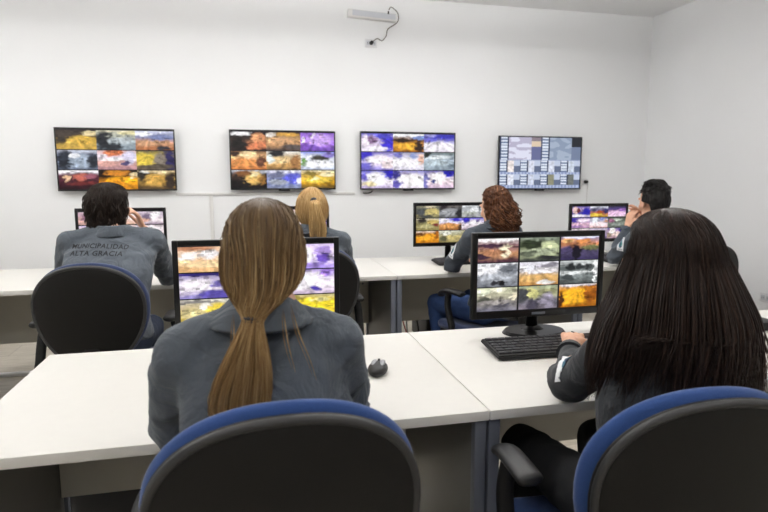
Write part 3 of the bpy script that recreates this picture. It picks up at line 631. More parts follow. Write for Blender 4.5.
def person(p):
    """builds body, clothing and shoes in world coordinates around the base point p['at']"""
    s = p.get('s', 1.0); ax, ay = p['at']; base = V((ax, ay, 0)); hd = p.get('hd', 0.0)
    R0 = rot(hd); fx, fy = R0 @ V((1, 0, 0)), R0 @ V((0, 1, 0)); up = V((0, 0, 1))
    seat = .466; pel = V((ax, ay, seat + .092))
    SC = V(p['sh']); axis = SC - pel                      # shoulder line centre
    tw = rot(p.get('sh_yaw', hd)); sx, sy = tw @ V((1, 0, 0)), tw @ V((0, 1, 0))
    sw = p.get('sw', .165) * s
    hc = V(p['head']); Rh = rot(p.get('yaw', 0), p.get('pitch', .12), p.get('roll', 0))
    nb = SC + V((0, 0, .055 * s + p.get('colz', 0))) + sy * .004            # neck base
    bulge = p.get('hunch', .03)
    def spine(t): return pel.lerp(SC, t) - sy * (bulge * math.sin(PI * t))
    SHL = SC - sx * sw + V((0, 0, p.get('dzl', 0))) - V((0, 0, .015)); SHR = SC + sx * sw + V((0, 0, p.get('dzr', 0))) - V((0, 0, .015))
    arms = ((SHL, V(p['eL']), V(p['wL']), p['hL']), (SHR, V(p['eR']), V(p['wR']), p['hR']))
    legs = []
    for sg, kn in ((-1, p.get('kL', (.14, .40))), (1, p.get('kR', (.14, .40)))):
        hip = pel + fx * sg * .088 * s - up * .012
        knee = base + fx * sg * kn[0] + fy * kn[1] + up * .53
        an = knee + fy * p.get('foot', -.10) - up * .43
        legs.append((hip, knee, an))
    belly = p.get('belly', 0.0)
    # --- torso sections: (t along spine, half width, half depth)
    sec = [(-.13, .13, .09), (-.06, .165, .112), (.05, .172, .118), (.25, .150, .105), (.45, .148, .105), (.68, .162, .108), (.86, .165, .095), (.97, .135, .078), (1.06, .085, .062), (1.13, .056, .055)]
    def torso(b, grow, t0=-2, t1=2, gw=1.0):
        rings = []
        for t, w, d in sec:
            if t < t0 or t > t1: continue
            k = max(0, min(1, t)); ux = fx.lerp(sx, k).normalized(); uy = fy.lerp(sy, k).normalized()
            w2 = w * s * p.get('tw', 1.0) + grow * gw; d2 = d * s + grow + belly * math.sin(PI * k) * .5
            c = spine(t) if 0 <= t <= 1 else (pel + (SC - pel) * t)
            rings.append((c, ux * w2, uy * d2))
        loft(b, rings)
    # --- body: one continuous surface
    b = BM(); torso(b, -.004)
    chain(b, [SC + up * .02, nb, hc + Rh @ V((0, -.022, -.04)) * s], [.056 * s, .052 * s, .050 * s])
    add_head(b, hc, Rh, s * p.get('hs', 1.0), p.get('ear', .078))
    for (S0, Eb, Wr, hd_), sg in zip(arms, (-1, 1)):
        chain(b, [SC + sx * sg * .07 * s + up * .005, S0, S0.lerp(Eb, .4), Eb, Eb.lerp(Wr, .3), Wr], [.05 * s, .050 * s, .046 * s, .037 * s, .037 * s, .024 * s])
        add_hand(b, Wr, *hd_, s=s)
    for hip, knee, an in legs:
        chain(b, [hip, hip.lerp(knee, .4), knee, knee.lerp(an, .35), an], [.082 * s, .070 * s, .052 * s, .050 * s, .034 * s])
        chain(b, [an - up * .06, an - up * .065 + fy * .12], [.032, .026])
    b = remesh(b, p.get('vox', .0048), 3)
    # lips get their own colour
    for f in b.faces:
        q = Rh.inverted() @ (f.calc_center_median() - hc) / (s * p.get('hs', 1.0))
        if q.y > .088 and abs(q.x) < .024 and -.080 < q.z < -.052: f.material_index = 1
    for v in b.verts: v.co -= base
    o = finish('person', b, [M['skin'], M['lip']], loc=base)
    tag(o, label=p['label'], cat='person')
    hs = s * p.get('hs', 1.0)
    for sg in (-1, 1):
        b = BM(); c0 = hc + Rh @ V((sg * .030, .079, .006)) * hs - base
        ell(b, c0, (.0135 * hs,) * 3, seg=16); ell(b, c0 + Rh @ V((0, .009, 0)) * hs, (.006 * hs, .006 * hs, .006 * hs), seg=12, mi=1)
        finish('eye', b, [M['eye'], M['iris']], o)
    # --- trousers
    b = BM(); torso(b, .004, -.2, .3)
    for hip, knee, an in legs:
        chain(b, [hip, hip.lerp(knee, .45), knee, knee.lerp(an, .4), an - up * .02], [.088 * s, .079 * s, .064 * s, .062 * s, .054 * s])
    b = remesh(b, .010, 4)
    for v in b.verts:
        q = v.co; v.co += v.normal * (.005 * noise.noise(q * 16) + .003 * noise.noise(q * 34)); v.co.z = seat + .002 if (seat - .06 < q.z < seat + .002 and abs((q - base).dot(fx)) < .26 and (q - base).dot(fy) < .31) else v.co.z
        v.co -= base
    finish('trousers', b, M[p.get('trouser', 'trouser')], o)
    # --- shoes
    for hip, knee, an in legs:
        b = BM(); a = an - base
        chain(b, [a + V((0, 0, -.045)) - fy * .02, a + V((0, 0, -.055)) + fy * .06, a + V((0, 0, -.063)) + fy * .15], [.045, .043, .036])
        b = remesh(b, .008, 3)
        for v in b.verts: v.co.z = max(v.co.z, .002)
        finish('shoe', b, M['shoe'], o)
    # --- jacket or shirt
    b = BM(); torso(b, .014, .02, 1.08)
    for (S0, Eb, Wr, _), sg in zip(arms, (-1, 1)):
        chain(b, [SC + sx * sg * .065 * s + up * .012, S0 + sx * sg * .004, S0.lerp(Eb, .45), Eb, Eb.lerp(Wr, .35), Eb.lerp(Wr, p.get('cuff', .93))],
              [q * s * p.get('sl', .95) for q in (.060, .064, .060, .051, .050, .037)])
    b = remesh(b, .0085, 5)
    sd = p.get('seed', 1)
    for v in b.verts:
        q = v.co
        # cloth folds: soft ridges, stronger towards the elbows, arm pits and waist
        f = 1 - abs(noise.noise(V((q.x * 9 + sd, q.y * 9, q.z * 13 - q.x * 5))) * 2)
        g = noise.noise(V((q.x * 24, q.y * 24 + sd, q.z * 30)))
        near = 0.0
        for S0, Eb, Wr, _ in arms: near = max(near, sm(1.2 - (q - Eb).length / .13), .6 * sm(1.2 - (q - (S0 - up * .10)).length / .10))
        v.co += v.normal * ((.0065 + .012 * near) * f + (.0026 + .005 * near) * g - .003)
    b.normal_update()
    bvh = BVHTree.FromBMesh(b)
    for v in b.verts: v.co -= base
    sh = finish('shirt', b, M[p.get('shirt', 'shirt')], o)
    # collar folded over round the neck
    b = BM(); n = 40; rows = []
    cr = p.get('collar', 1.0)
    prof = ((.053, -.012, .056), (.055, .040, .058), (.058, .046, .061), (.064, .042, .067), (.080 * cr, .018, .078 * cr), (.098 * cr, -.002, .092 * cr), (.096 * cr, -.008, .090 * cr), (.075 * cr, .006, .072 * cr), (.060, .030, .062))
    for rx, z, ry in prof:
        ring = []
        for k_ in range(n):
            a = 2 * PI * k_ / n
            open_ = .35 + .65 * sm((math.cos(a + PI / 2) + 1.3) / 1.0) if False else 1
            ring.append(b.verts.new(nb + sx * (rx * s * math.cos(a)) + sy * (ry * s * math.sin(a) - .012) + up * ((z - .012) * s - (.020 if math.sin(a) > 0 else 0) * max(0, math.sin(a))) - base))
        rows.append(ring)
    for i in range(len(rows)):
        A, B_ = rows[i], rows[(i + 1) % len(rows)]
        for k_ in range(n): b.faces.new((A[k_], A[(k_ + 1) % n], B_[(k_ + 1) % n], B_[k_]))
    finish('collar', b, M[p.get('shirt', 'shirt')], sh)
    for (S0, Eb, Wr, _) in arms:
        b = BM(); c0 = Eb.lerp(Wr, p.get('cuff', .93) - .08) - base; c1 = Eb.lerp(Wr, p.get('cuff', .93) + .03) - base
        tube(b, [c0, c1], [.042 * s, .037 * s], 20); finish('cuff', b, M[p.get('shirt', 'shirt')], sh, angle=50)
    return o, sh, bvh, base

def patch(sh, bvh, base, c, out, upv, w, h):
    """white printed cloth badge lying on the sleeve"""
    out = V(out).normalized(); upv = V(upv); upv = (upv - out * upv.dot(out)).normalized(); rt = upv.cross(out)
    b = BM(); L = b.loops.layers.float_color.new('picture'); n, m = 18, 24
    c = V(c); g = []
    for j in range(m + 1):
        r = []
        for i in range(n + 1):
            q = c + rt * (w * (i / n - .5)) + upv * (h * (j / m - .5)) + out * .12
            hit = bvh.ray_cast(q, -out, .3)
            pt = hit[0] + hit[1] * .003 if hit[0] is not None else q - out * .12
            r.append(b.verts.new(pt - base))
        g.append(r)
    for _ in range(14): bmesh.ops.smooth_vert(b, verts=b.verts[:], factor=.5, use_axis_x=True, use_axis_y=True, use_axis_z=True)
    for j in range(m):
        for i in range(n):
            u, v = (i + .5) / n - .5, (j + .5) / m - .5
            col = hx('#e6e8ea')
            d = math.hypot(u * 1.25, v - .02)
            if d < .33: col = hx('#3f6f86')
            if d < .33 and abs(u + v * .6) < .10: col = hx('#1c3350')
            if d < .22 and u > .08: col = hx('#4c9a8c')
            if .36 < abs(v) < .42 and abs(u) < .32: col = hx('#7d8790')
            f = b.faces.new((g[j][i], g[j][i + 1], g[j + 1][i + 1], g[j + 1][i]))
            for lp in f.loops: lp[L] = (*col, 1)
    o = finish('sleeve_patch', b, M['patch'], sh); o['label'] = 'white sleeve patch with blue and green emblem'
    return o
def lettering(sh, bvh, base, text, c, out, rt, size, width, name='lettering'):
    cu = bpy.data.curves.new('lettering', 'FONT'); cu.body = text; cu.size = size; cu.align_x = 'CENTER'; cu.align_y = 'CENTER'; cu.space_character = 1.1; cu.offset = .0007
    t = bpy.data.objects.new('lettering_curve', cu); COL.objects.link(t)
    dg = bpy.context.evaluated_depsgraph_get(); dg.update()
    me = bpy.data.meshes.new_from_object(t.evaluated_get(dg)); bpy.data.objects.remove(t)
    b = BM(); b.from_mesh(me)
    bmesh.ops.subdivide_edges(b, edges=[e for e in b.edges if e.calc_length() > .006], cuts=2)
    bmesh.ops.triangulate(b, faces=b.faces[:])
    xs = [v.co.x for v in b.verts]; k_ = width / (max(xs) - min(xs))
    out = V(out).normalized(); rt = V(rt).normalized(); upv = out.cross(rt)
    for v in b.verts:
        q = V(c) + rt * v.co.x * k_ + upv * v.co.y + out * .2
        hit = bvh.ray_cast(q, -out, .5)
        v.co = (hit[0] + out * .003 if hit[0] is not None else q - out * .2) - base
    o = finish(name, b, M['letter'], sh, smooth=False); o['label'] = 'dark printed lettering across the back'
    return o

# ------------------------------------------------------------------ hair
def hair(parent, base, levels, hc, yaw, mat_name, tmax, seed=0, ridge=.006, nt=120, nv=70, strands=220, sr=.0010, lift=.004, name='hair', tail=0.0, fray=.3, bumps=0.0):
    """levels: (z, cx, cy, rx, ry) relative to the head centre from crown to tip.
    A ridged shell plus loose strands that follow it. Angle 0 is the back of the head."""
    R = rot(yaw)
    b = BM(); uv = b.loops.layers.uv.new('strand')
    LV = [V((a[1], a[2], a[0])) for a in levels]; RX = [a[3] for a in levels]; RY = [a[4] for a in levels]
    ln = [0.0]
    for i in range(1, len(levels)): ln.append(ln[-1] + max(1e-4, (LV[i] - LV[i - 1]).length + abs(RX[i] - RX[i - 1])))
    tot = ln[-1]
    def at(v):
        d = v * tot; i = 0
        while i < len(ln) - 2 and ln[i + 1] < d: i += 1
        k_ = (d - ln[i]) / (ln[i + 1] - ln[i])
        def cr(a):
            p0, p1, p2, p3 = a[max(0, i - 1)], a[i], a[i + 1], a[min(len(a) - 1, i + 2)]
            return 0.5 * (2 * p1 + (p2 - p0) * k_ + (2 * p0 - 5 * p1 + 4 * p2 - p3) * k_ * k_ + (3 * p1 - p0 - 3 * p2 + p3) * k_ ** 3)
        return cr(LV), max(.0005, cr(RX)), max(.0005, cr(RY))
    def pos(th, v, off=0.0):
        c, rx, ry = at(v)
        n1 = noise.noise(V((th * 4.2 + seed, v * 1.6, seed))); n2 = noise.noise(V((th * 13 + seed, v * 2.2, seed + 5)))
        amp = ridge * min(1, min(rx, ry) / .05) * sm(v * 8)
        o_ = amp * (n1 + .6 * n2) + off
        if bumps: o_ += bumps * sm(v * 4) * noise.noise(V((th * 5, v * 14, seed + 2)))
        q = c + V((math.sin(th) * (rx + o_), -math.cos(th) * (ry + o_), 0))
        return hc + R @ q - base
    rows = []
    for j in range(nv + 1):
        v = j / nv; tm = tmax(v)
        rows.append([b.verts.new(pos(tm * (2 * i / nt - 1), v)) for i in range(nt + 1)])
    for j in range(nv):
        for i in range(nt):
            f = b.faces.new((rows[j][i], rows[j][i + 1], rows[j + 1][i + 1], rows[j + 1][i]))
            for lp, (a, c_) in zip(f.loops, ((i, j), (i + 1, j), (i + 1, j + 1), (i, j + 1))):
                lp[uv].uv = (tmax(c_ / nv) * (2 * a / nt - 1) / PI, c_ / nv)
    rnd = random.Random(seed + 11)
    for q in range(strands):
        t0 = rnd.uniform(-1, 1); v0 = rnd.uniform(0.0, .35); v1 = min(1.0, rnd.uniform(.55, 1.0 + fray * .3))
        ph = rnd.uniform(0, 6); lf = lift * rnd.uniform(.0, 1.0); pts = []
        for i in range(15):
            v = v0 + (v1 - v0) * i / 14
            pts.append(pos(t0 * tmax(v) + .035 * math.sin(ph + v * 7), v, lf * math.sin(PI * i / 14) + .0008))
        tube(b, pts, [sr * (1 - .6 * i / 14) for i in range(15)], 4, uvl=uv, uvu=t0 * .8 + rnd.uniform(-.1, .1), cap=False)
    o = finish(name, b, M[mat_name], parent)
    return o, pos
def locks(parent, base, paths, mat_name, r, name='hair_lock', n=7, flat=.45, wave=0.0, seed=0, per=7, spread=.010, join=None):
    """separate hanging locks, each a bundle of tapering strands"""
    b = BM(); uv = b.loops.layers.uv.new('strand'); rnd = random.Random(seed)
    for path in paths:
        P = bez(path, 22); L = len(P)
        u0 = rnd.uniform(-1, 1)
        for q in range(per):
            o_ = V((max(-1.5, min(1.5, rnd.gauss(0, 1))), max(-1.5, min(1.5, rnd.gauss(0, 1))) * .6, 0)) * spread; ph = rnd.uniform(0, 6.3); rr = r * rnd.uniform(.6, 1.2)
            cut = L if rnd.random() < .4 else int(L * rnd.uniform(.72, 1))
            pts = []
            for i in range(max(4, cut)):
                t = i / (L - 1); a = t * wave + ph
                pts.append(P[i] + o_ * (.25 + .75 * math.sin(PI * min(1, t * 1.05)) + .2 * t) + (V((math.cos(a), math.sin(a) * .7, .25 * math.cos(a * .5))) * .014 * min(1, t * 3) if wave else V((0, 0, 0))) - base)
            m = len(pts)
            tube(b, pts, [rr * (1 - .82 * (i / (m - 1)) ** 2.2) * min(1, .15 + i / 6) for i in range(m)], n, flat=flat, up=(0, 1, 0), uvl=uv, uvu=u0 + rnd.uniform(-.2, .2))
    return finish(name, b, M[mat_name], parent)

def dome(top, rx, ry, cy=-.012, k=6):
    """levels of the crown from the top down to the widest ring"""
    out = []
    for i in range(k + 1):
        a = PI / 2 * i / k
        out.append((top * math.cos(a), 0, cy, max(.001, rx * math.sin(a)), max(.001, ry * math.sin(a))))
    return out
# ---------- woman with the long light brown ponytail, front row
DOWN = V((0, 0, -1)); LEFT = V((-1, 0, 0)); RIGHT = V((1, 0, 0)); FWD = V((0, 1, 0))
HC = V((.030, 1.175, 1.163))
o, sh, bvh, bs = person(dict(at=(.035, 1.135), sh=(.022, 1.165, 1.022), head=HC, pitch=.1, s=.97, sw=.157, tw=.95, ear=.062, hunch=.03, shirt='shirt', trouser='trouser', seed=3, collar=1.12, dzl=-.01, dzr=-.008,
    eL=(-.170, 1.285, .800), wL=(-.02, 1.50, .797), hL=((.5, 1, .1), DOWN, RIGHT, (.1, .2, .15)), eR=(.208, 1.27, .815), wR=(.195, 1.50, .80), hR=((-.1, 1, 0.05), DOWN, LEFT, (.1, .2, .15)),
    label='woman in grey shirt with long light brown low ponytail at front row desk'))
lv = [(.139, 0, -.015, .001, .001), (.136, 0, -.015, .021, .03), (.122, 0, -.014, .046, .068), (.092, 0, -.012, .066, .094), (.050, 0, -.012, .0755, .106), (.008, -.001, -.014, .0775, .108), (-.022, -.004, -.022, .071, .104),
      (-.044, -.010, -.040, .054, .090), (-.060, -.017, -.066, .034, .066), (-.071, -.022, -.096, .020, .038), (-.078, -.026, -.120, .0115, .013), (-.094, -.029, -.130, .016, .014), (-.122, -.034, -.136, .027, .016), (-.160, -.041, -.139, .040, .018), (-.200, -.049, -.140, .050, .017), (-.235, -.054, -.140, .052, .013), (-.262, -.058, -.139, .036, .008), (-.275, -.060, -.139, .010, .004)]
hair(o, bs, lv, HC, 0, 'hair_light', lambda v: PI * (1 if v > .50 else (.98 - .33 * sm((v - .10) * 6) + .33 * sm((v - .36) / .12))), seed=2, ridge=.0055, strands=420, sr=.0011, lift=.006, nt=150, nv=90)
for wp in ([HC + V((.045, -.085, -.060)), HC + V((.055, -.128, -.105)), HC + V((.075, -.132, -.16)), HC + V((.092, -.128, -.22))], [HC + V((.030, -.10, -.066)), HC + V((.034, -.138, -.12)), HC + V((.050, -.142, -.19))], [HC + V((-.06, -.10, -.07)), HC + V((-.065, -.138, -.14)), HC + V((-.095, -.142, -.24))]): locks(o, bs, [wp], 'hair_light', .0012, name='hair_wisp', seed=2, per=2, spread=.004, n=5)
b = BM()
for i in range(3):
    tt = BM(); bmesh.ops.create_uvsphere(tt, u_segments=20, v_segments=10, radius=.0165); bmesh.ops.transform(tt, verts=tt.verts[:], matrix=Matrix.Translation(HC - bs + V((-.026, -.123, -.079 - .006 * (i - 1)))) @ Matrix.Diagonal((1.02, 1.0, .36, 1))); merge(b, tt)
finish('hair_elastic', b, M['band'], o)

# ---------- woman with the long dark hair, front row right
HC = V((.955, 1.165, 1.135))
o, sh, bvh, bs = person(dict(at=(.91, 1.140), sh=(.975, 1.165, .972), head=HC, pitch=.22, yaw=.12, s=.97, sw=.148, tw=.96, sl=.86, cuff=.74, ear=.066, hd=-.05, sh_yaw=.02, shirt='jacket', trouser='trouser', seed=8, dzl=-.01, kL=(.13, .40), kR=(.12, .40),
    eL=(.822, 1.340, .795), wL=(.985, 1.60, .826), hL=((.55, .8, .02), DOWN, (.8, -.55, 0), (.35, .55, .4)), eR=(1.20, 1.33, .80), wR=(1.19, 1.57, .828), hR=((-.1, 1, .02), DOWN, LEFT, (.35, .55, .4)),
    label='woman with long loose dark hair typing on the black keyboard'))
patch(sh, bvh, bs, (.852, 1.382, .808), (-.50, -.74, .45), (.54, .70, .30), .052, .088)
lv = [(.137, 0, -.015, .001, .001), (.133, 0, -.015, .025, .034), (.118, .001, -.014, .051, .074), (.088, .003, -.013, .073, .100), (.045, .006, -.014, .088, .116), (.0, .009, -.016, .097, .122), (-.045, .014, -.020, .104, .124),
      (-.085, .018, -.024, .112, .126), (-.120, .021, -.028, .122, .127), (-.148, .022, -.033, .128, .122), (-.162, .022, -.030, .112, .102)]
_, pos = hair(o, bs, lv, HC, .10, 'hair_dark', lambda v: PI * (.99 - .34 * sm((v - .14) * 5) - .14 * sm((v - .6) * 3)), seed=5, ridge=.003, strands=520, sr=.0009, lift=.006, nt=150, nv=80)
paths = []; rr_ = random.Random(4)
for i in range(110):
    th = -1.5 + 3.0 * (i + rr_.uniform(-.8, .8)) / 109
    a = pos(th, .40, -.008) + bs; c = pos(th, .66, .003) + bs; d = pos(th, .88, .007) + bs
    gap = (-1.15 < th < -.58 or -.46 < th < -.08) and rr_.random() < .8
    dn = rr_.uniform(.0, .03) if gap else rr_.uniform(.10, .21)
    sp = .065 * math.sin(th) if th > 0 else .04 * math.sin(th)
    e = d + V((sp * .6 + rr_.uniform(-.012, .012), -.004 * math.cos(th), -dn * .55)); f = e + V((sp * .8 + rr_.uniform(-.010, .010), .002, -dn * .5))
    paths.append([a, c, d, e, f])
for i in range(12):                                       # the lock that falls over the left arm
    q = rr_.uniform(-1, 1); w_ = rr_.uniform(-1, 1)
    paths.append([HC + V((-.082, .005 + .02 * q, .03)), HC + V((-.104 + .006 * w_, -.005 + .02 * q, -.06)), V((.806 + .008 * w_, 1.135 + .015 * q, 1.005)), V((.770 + .012 * w_, 1.115 + .015 * q, .93)), V((.757 + .016 * w_, 1.12 + .015 * q, .865 + .03 * q))])
locks(o, bs, paths, 'hair_dark', .0023, seed=3, per=20, spread=.020, n=5)

# ---------- man with the lettered shirt, back row left
HC = V((-.690, 3.235, 1.185))
o, sh, bvh, bs = person(dict(at=(-.67, 2.93), sh=(-.665, 3.15, 1.035), head=HC, pitch=.30, yaw=-.15, s=1.05, sw=.180, tw=1.14, hunch=.07, belly=.04, hs=1.0, collar=.86, colz=-.022, shirt='shirt', trouser='jean_dark', seed=12, vox=.0055,
    eL=(-.95, 3.32, .800), wL=(-.80, 3.58, .80), hL=((.6, .8, .05), DOWN, (.8, -.6, 0), (.1, .2, .2)), eR=(-.445, 3.41, .800), wR=(-.545, 3.355, 1.06), hR=((-.35, -.12, 1), (-.9, -.3, .0), (0, 1, 0), (.5, .8, .6)),
    label='man in grey shirt with printed back lettering, hand on cheek'))
lettering(sh, bvh, bs, 'MUNICIPALIDAD', (-.700, 3.0, 1.020), (0, -1, .25), (1, 0, -.06), .036, .262)
lettering(sh, bvh, bs, 'ALTA GRACIA', (-.710, 3.0, .980), (0, -1, .25), (1, 0, -.06), .036, .245)
lv = [(.134, 0, -.015, .001, .001), (.130, 0, -.016, .030, .038), (.114, 0, -.016, .062, .078), (.082, 0, -.018, .086, .102), (.038, 0, -.020, .097, .114), (-.010, 0, -.024, .097, .112), (-.045, 0, -.030, .092, .100), (-.085, 0, -.038, .082, .086), (-.118, 0, -.044, .070, .070), (-.130, 0, -.044, .060, .058)]
_, pos = hair(o, bs, lv, HC, -.15, 'hair_brown', lambda v: PI * (1 - .50 * sm((v - .28) * 7)), seed=21, ridge=.008, strands=320, sr=.0013, lift=.008, nt=90, nv=44, bumps=.008)
rr_ = random.Random(77); paths = []
for i in range(90):
    th = rr_.uniform(-1.5, 1.5); v = rr_.uniform(.35, .84)
    paths.append([pos(th, v, -.004) + bs, pos(th + rr_.uniform(-.15, .15), v + .07, .006) + bs, pos(th + rr_.uniform(-.3, .3), min(1, v + .16), rr_.uniform(.002, .012)) + bs])
locks(o, bs, paths, 'hair_brown', .0042, name='hair_tuft', seed=14, per=3, spread=.006, n=5)

# ---------- woman with the blonde ponytail, back row
HC = V((.350, 3.23, 1.160))
o, sh, bvh, bs = person(dict(at=(.34, 3.145), sh=(.345, 3.21, 1.005), head=HC, pitch=.15, s=.97, sw=.165, shirt='shirt', trouser='jean', seed=17, vox=.006,
    eL=(.13, 3.36, .80), wL=(.24, 3.62, .80), hL=((.3, 1, .05), DOWN, RIGHT, (.1, .2, .15)), eR=(.56, 3.35, .80), wR=(.46, 3.62, .80), hR=((-.3, 1, .05), DOWN, LEFT, (.1, .2, .15)),
    label='woman with blonde high ponytail seated in the back row'))
lv = dome(.132, .088, .106, -.010, 5) + [(-.03, 0, -.014, .084, .098), (-.058, 0, -.018, .070, .080), (-.072, 0, -.020, .056, .066)]
hair(o, bs, lv, HC, 0, 'hair_blonde', lambda v: PI * (1 - .42 * sm((v - .3) * 6)), seed=31, ridge=.004, strands=200, sr=.0012, nt=90, nv=44)
rr_ = random.Random(9); paths = []
for i in range(30):
    a = rr_.uniform(-1, 1); q = rr_.uniform(-1, 1)
    paths.append([HC + V((.008 * a, -.10, .060 + .01 * q)), HC + V((.020 * a, -.142 + .006 * q, .050)), HC + V((.034 * a + .006, -.150 + .010 * q, -.02)), HC + V((.044 * a + .012, -.146 + .012 * q, -.09)), HC + V((.040 * a + .014, -.142 + .01 * q, -.13 - rr_.uniform(0, .06)))])
locks(o, bs, paths, 'hair_blonde', .0040, name='ponytail', seed=6, per=6, spread=.005, n=5)
b = BM(); ell(b, HC - bs + V((0, -.108, .060)), (.018, .014, .018), seg=16); finish('hair_elastic', b, M['band'], o)

# ---------- woman with auburn curls, back row
HC = V((1.475, 3.30, 1.165))
o, sh, bvh, bs = person(dict(at=(1.445, 3.215), sh=(1.455, 3.26, 1.005), head=HC, pitch=.18, yaw=.28, s=.98, sw=.168, hd=.30, sh_yaw=.30, shirt='jacket_mid', trouser='jean', seed=23, vox=.0055,
    eL=(1.250, 3.420, .800), wL=(1.35, 3.61, .816), hL=((.35, 1, .03), DOWN, (1, -.3, 0)), eR=(1.68, 3.42, .80), wR=(1.56, 3.60, .816), hR=((-.3, 1, .03), DOWN, LEFT),
    label='woman with auburn curly hair in dark slate jacket, elbow on back row desk'))
patch(sh, bvh, bs, (1.270, 3.36, .895), (-.85, -.45, .15), (.1, -.35, .9), .055, .10)
lv = dome(.133, .092, .110, -.012, 5) + [(-.035, 0, -.020, .090, .104), (-.075, 0, -.030, .082, .094), (-.10, 0, -.036, .070, .080)]
hair(o, bs, lv, HC, .26, 'hair_auburn', lambda v: PI * (1 - .46 * sm((v - .3) * 6)), seed=41, ridge=.008, strands=120, sr=.0013, nt=90, nv=44, bumps=.016)
rr_ = random.Random(19); paths = []; Rq = rot(.26)
for i in range(60):
    th = rr_.uniform(-1.0, 1.25); c, s_ = math.cos(th), math.sin(th)
    st = rr_.uniform(-.03, .06)
    paths.append([HC + Rq @ V((s_ * .080, -.015 - c * .095, st)), HC + Rq @ V((s_ * .102, -.02 - c * .122, st - .06)), HC + Rq @ V((s_ * .100, -.03 - c * .120, -.10)), HC + Rq @ V((s_ * .086, -.04 - c * .104, -.150 - rr_.uniform(0, .06)))])
locks(o, bs, paths, 'hair_auburn', .0052, name='curls', seed=8, per=5, spread=.013, n=6, wave=27, flat=.85)

# ---------- man with clasped hands, back row right
HC = V((2.635, 3.36, 1.190))
o, sh, bvh, bs = person(dict(at=(2.68, 3.12), sh=(2.69, 3.265, 1.015), head=HC, pitch=.15, yaw=-.04, s=1.03, sw=.175, hunch=.06, shirt='jacket_mid', trouser='jean_dark', seed=29, vox=.0052,
    eL=(2.455, 3.475, .800), wL=(2.55, 3.495, 1.01), hL=((.22, -.05, 1), (1, .1, -.1), (0, -1, .2), (.7, .9, .6)), eR=(2.88, 3.48, .80), wR=(2.645, 3.50, 1.01), hR=((-.22, -.05, 1), (-1, .1, -.1), (0, -1, .2), (.35, .5, .4)),
    label='man with short black hair and clasped hands at his mouth, back row'))
patch(sh, bvh, bs, (2.45, 3.40, .90), (-.85, -.5, .1), (.15, 0, 1), .05, .09)
lv = dome(.142, .092, .114, -.008, 6) + [(-.026, 0, -.022, .081, .098), (-.055, 0, -.032, .070, .078), (-.080, 0, -.036, .058, .060)]
_, pos = hair(o, bs, lv, HC, -.04, 'hair_black', lambda v: PI * (1 - .48 * sm((v - .34) * 7) - .16 * sm((v - .64) * 8)), seed=51, ridge=.006, strands=0, nt=90, nv=44, bumps=.005)
rr_ = random.Random(29); paths = []
for i in range(150):
    th = rr_.uniform(-PI, PI); v = rr_.uniform(.02, .42)
    if abs(th) > 1.7 and v > .20: continue
    a = pos(th, v, -.004) + bs; c = pos(th + rr_.uniform(-.2, .2), v + .05, .009) + bs; d = pos(th + rr_.uniform(-.4, .4), v + .13, .006 + rr_.uniform(0, .008)) + bs
    paths.append([a, c, d])
locks(o, bs, paths, 'hair_black', .0045, name='hair_tuft', seed=12, per=3, spread=.006, n=5)

# ---------- the chairs
chair(.045, 1.185, .02, 'blue and black swivel chair under woman with light brown ponytail, blocking her lower back', 'blue', .014)
chair(.862, 1.160, -.07, 'blue and black swivel chair with lowered back under woman with long dark hair', 'blue', .050, -.002)
chair(-.67, 2.965, -.02, 'swivel chair with broad black back behind man in lettered shirt', 'navy', .02, .034)
chair(.335, 3.195, -.03, 'swivel chair of the blonde ponytail woman, its black back beside the monitor', 'navy')
chair(1.43, 3.27, .32, 'swivel chair turned slightly aside under the curly haired woman', 'navy')
chair(2.655, 3.165, .0, 'swivel chair of the man with clasped hands, behind dark long hair', 'navy', .04)

# ------------------------------------------------------------------ things on and under the desks
def keyboard(x, y, rz, label, w=.45, d=.155, z=DT + .0006, single=False):
    o = empty('keyboard', (x, y, z), rz, label=label, cat='keyboard', group='black keyboards on the desks')
    b = BM(); t = BM(); bmesh.ops.create_cube(t, size=1, matrix=Matrix.Translation((0, 0, .013)) @ Matrix.Diagonal((w, d, .014, 1)))
    bmesh.ops.bevel(t, geom=t.edges[:], offset=.004, segments=2, affect='EDGES')
    for v in t.verts: v.co.z += (v.co.y + d / 2) * .09 - .003
    merge(b, t); box(b, (-w / 2 + .01, -d / 2 - .002, .002), (w / 2 - .01, -d / 2 + .03, .012), .003)
    finish('case', b, M['black'], o, angle=40)
    b = BM(); spots = []
    for n, r in ((13, 0), (14, 1), (13, 2), (12, 3), (11, 4), (7, 5)):
        yy = d / 2 - .016 - r * (d - .040) / 5.4 - (.006 if r else 0); wid = w * .70
        for i in range(n): spots.append((-w / 2 + .012 + wid * i / n, -w / 2 + .012 + wid * (i + 1) / n - .003, yy))
        if r not in (3,):
            for i in range(2): spots.append((w * .235 + i * .020, w * .235 + i * .020 + .017, yy))
        if r:
            for i in range(4): spots.append((w * .345 + i * .0155, w * .345 + i * .0155 + .0130, yy))
    for xa, xb, yy in spots:
        if single: b = BM()
        zz = .0195 + (yy + d / 2) * .09
        box(b, (xa, yy - .009, zz - .004), (xb, yy + .007, zz + .003), .0012 if single else 0, 1)
        if single: finish('key', b, M['key'], o, smooth=False)
    if not single: finish('keys', b, M['key'], o, smooth=False)
    for s in (-1, 1):
        b = BM(); box(b, (s * (w / 2 - .03) - .008, d / 2 - .022, 0), (s * (w / 2 - .03) + .008, d / 2 - .016, .022), .001); finish('foot', b, M['black'], o, smooth=False)
    b = BM(); t2 = tube(b, bez([(.17, d / 2 - .004, .016), (.18, d / 2 + .03, .006), (.20, d / 2 + .07, .004), (.19, d / 2 + .12, .004)], 20), .0022, 6); finish('cable', b, M['black'], o)
    return o
